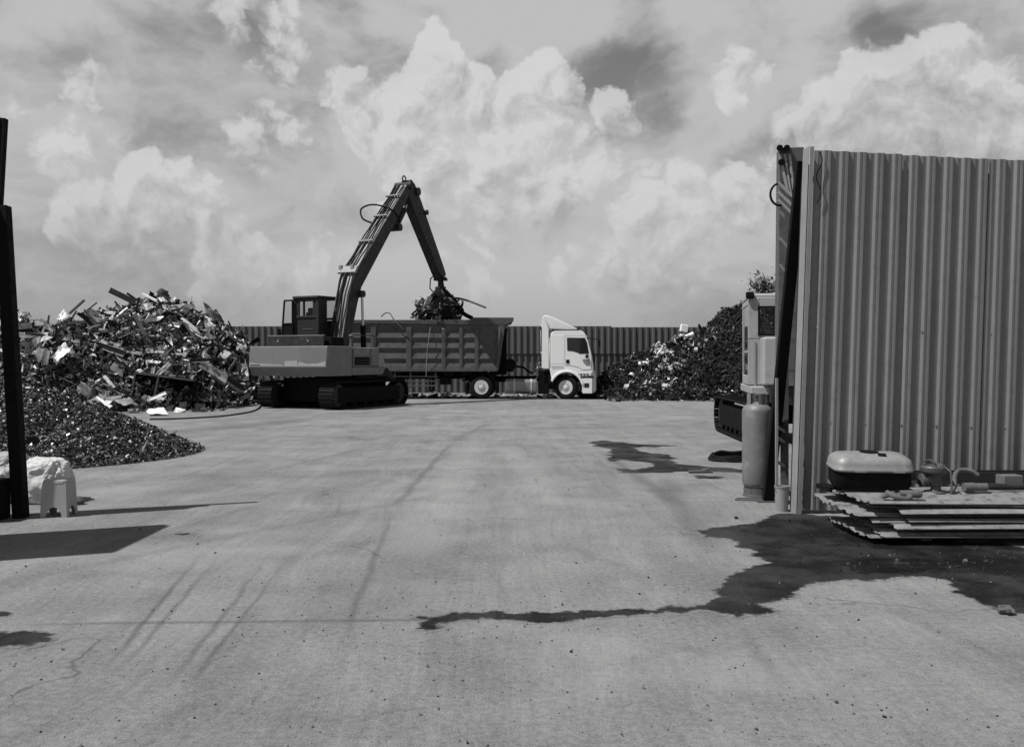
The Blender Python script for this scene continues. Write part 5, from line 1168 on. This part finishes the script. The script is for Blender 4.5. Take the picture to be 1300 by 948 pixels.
for q in ((990,188),(999,188),(992,206)): MB().cyl(e2w(at(q[0],q[1],16.9)), e2w(at(q[0],q[1],17.3)), .06).build('boom_pin', M['black'], bo)
mb = MB(); mb.tube([e2w(at(990+ (-12)*math.sin(a)*1.0, 247-14*math.cos(a)*1.0, 16.9)) for a in np.linspace(-.3, PI+.3, 18)], .022, 6); mb.build('looped_hose', M['black'], bo)

# ------------------------------------------------------------------ tree behind the digger
tre = empty('broadleaf_tree', (8.75, 30, .0), 0, 'small leafy tree top showing above the pale digger', 'tree')
mb = MB(); mb.tube([(0,0,0),(.05,0,1.2),(0,.05,2.4),(.1,0,3.7)], .1, 8, rs=[.14,.11,.08,.04])
rt_ = random.Random(5); ends = []
for k in range(14):
    a = rt_.uniform(0, 6.28); z0 = rt_.uniform(2.0, 3.6); e = Vector((math.cos(a)*rt_.uniform(.4,1.0), math.sin(a)*rt_.uniform(.4,.9), z0 + rt_.uniform(.4, 1.1))); ends.append(e); mb.tube([(0.05,0,z0), (e+Vector((0,0,z0)))*.5 if False else Vector((e.x*.5,e.y*.5,(z0+e.z)/2+.1)), e], .03, 5, rs=[.04,.025,.01])
mb.build('trunk', M['bark'], tre)
mb = MB()
for k in range(7000):
    e = rt_.choice(ends); p = e + Vector((rt_.gauss(0,.22), rt_.gauss(0,.22), rt_.gauss(0,.17)-.05)); s_ = rt_.uniform(.04,.085)
    q = Matrix.Rotation(rt_.uniform(0,6.28),3,'Z') @ Matrix.Rotation(rt_.uniform(-1,1),3,'X') @ Matrix.Rotation(rt_.uniform(-1,1),3,'Y')
    mb.add([p + q @ Vector(v) for v in ((-s_,0,0),(0,-s_*.5,0),(s_,0,0),(0,s_*.5,.01))], [(0,1,2,3)])
me = bpy.data.meshes.new('crown'); me.from_pydata(mb.v, [], mb.f); me.materials.append(M['leaf']); o = bpy.data.objects.new('crown', me); C.objects.link(o); o.parent = tre

# ------------------------------------------------------------------ left gate, brace, bag, stool
gx = -5.40
gt_ = empty('sheet_gate', (gx, 9.62, 0), 0, 'tall dark sheet gate edge at the left rim of the picture', 'gate')
mb = MB(); mb.beam((-.24,0,0),(0,0,4.22),.07,.07); mb.build('gate_post', M['black'], gt_, .004)
mb = MB(); mb.prism([(-.45,0),(-.04,0),(-.04,3.9),(-.34,3.5)], 'x', -.26, -.245); mb.build('shadow_sheet', M['black'], gt_)  # added sheet out of view, shaped to widen the shadow of the post
mb = MB(); mb.beam((-.20,-.02,2.0),(-.07,-.02,4.25),.06,.07); mb.build('edge_strip', M['steel'], gt_, .003)
lb = empty('steel_channel', gnd(27, 657), 0, 'thick black steel brace leaning against the sheet gate on the left', 'steel beam')
mb = MB(); p0 = gnd(27, 657); tp1 = at(4, 262, 9.6) - p0; channel(mb, (0,0,.0), tp1, .125, .12); mb.bx(0,0,0,0,0,0) if False else None
mb.build('channel', M['black'], lb, .003)
gl = empty('gate_leaf', (-5.82, 6.85, 0), 0, 'open corrugated gate leaf standing just outside the left edge', 'gate')
mb = MB(); corr_sheet(mb, 0, 1.25, .1, 4.12, 0, .195, .016); mb.v = [(v[1], v[0], v[2]) for v in mb.v]; mb.build('sheet_panel', M['wall'], gl)
mb = MB()
for y_ in (0, 1.24): mb.bx(-.03,.03,y_,y_+.05,0,4.15)
mb.bx(.04,.08,0,1.29,.3,.36); mb.bx(-.03,.03,.05,1.24,4.06,4.15); mb.build('leaf_frame', M['dark'], gl)
# base slab of the gate post in black
o = MB().bx(-6.3,-5.28,9.2,9.55,0,.42).build('weight_block', M['black'], bevel=.015); tag(o, 'black weight block at the foot of the left gate', 'block')
# sack
def sack(name, label, c, sz, seed, m):
    bm = bmesh.new(); bmesh.ops.create_icosphere(bm, subdivisions=6, radius=1)
    for v in bm.verts:
        p = v.co.copy(); n1 = mnoise.fractal(p*1.3+Vector((seed,0,0)), 1, 2, 4); n2 = abs(mnoise.noise(Vector((p.x*3.1, p.y*3.1, p.z*1.6+seed)))) + .28*abs(mnoise.noise(Vector((p.x*7, p.y*7+seed, p.z*3)))) + .25*abs(mnoise.noise(p*15))
        sgn = lambda q, e: math.copysign(abs(q)**e, q)
        q = Vector((sgn(p.x,.75)*sz[0], sgn(p.y,.75)*sz[1], sgn(p.z,.8)*sz[2])) * (1 + .14*n1 - .16*n2); q.z = max(q.z, -sz[2]*.8); v.co = q
    zmin = min(v.co.z for v in bm.verts)
    for v in bm.verts: v.co.z -= zmin
    me = bpy.data.meshes.new(name); bm.to_mesh(me); bm.free(); me.polygons.foreach_set('use_smooth', [True]*len(me.polygons)); me.materials.append(m)
    o = bpy.data.objects.new(name, me); C.objects.link(o); o.location = c; return tag(o, label, 'sack')
p = gnd(48, 640); sack('bulk_sack', 'white bulk sack slumped behind the brace on the left', (p.x-.02, p.y+.2, 0), (.31,.30,.30), 2., M['bag'])
p = gnd(8, 640); sack('bulk_sack', 'shaded grey sack behind the left gate, left of the white one', (p.x-.25, p.y+.3, 0), (.4,.34,.32), 5., M['crate'])
# upturned plastic tub
st_ = empty('plastic_stool', gnd(75, 654), R(4), 'pale plastic stool with solid arched sides standing before the white sack', 'stool')
mb = MB(); loft(mb, [[(x_, y_, z_) for x_, y_ in rrect(0,0,w_,w_,.04)] for z_, w_ in ((.355,.25),(.38,.25),(.392,.235),(.395,.2))]); mb.build('seat', M['crate'], st_)
for k in range(4):
    a = k*PI/2; Rz = Matrix.Rotation(a, 3, 'Z')
    P_ = [(-.12,.36),(.12,.36),(.138,0),(.085,0),(.075,.05),(.04,.095),(0,.11),(-.04,.095),(-.075,.05),(-.085,0),(-.138,0)]
    vs = [Rz @ Vector((x_, -(.122+.018*(1-z_/.36)), z_)) for x_, z_ in P_]; inn = [Rz @ Vector((x_*.97, -(.114+.018*(1-z_/.36)), z_)) for x_, z_ in P_]; n = len(P_)
    MB().add(vs + inn, [tuple(range(n)), tuple(range(2*n-1, n-1, -1))] + [(i, (i+1) % n, (i+1) % n + n, i+n) for i in range(n)]).build('side', M['crate'], st_)
o = MB().lathe([(0,0),(.06,0),(.08,.04),(.05,.09),(0,.1)], (0,0,0), n=9).build('stone', M['stone'], bevel=.01); o.location = gnd(97, 640); o.scale = (1.3,1,1); tag(o, 'dark stone beside the plastic stool', 'stone')
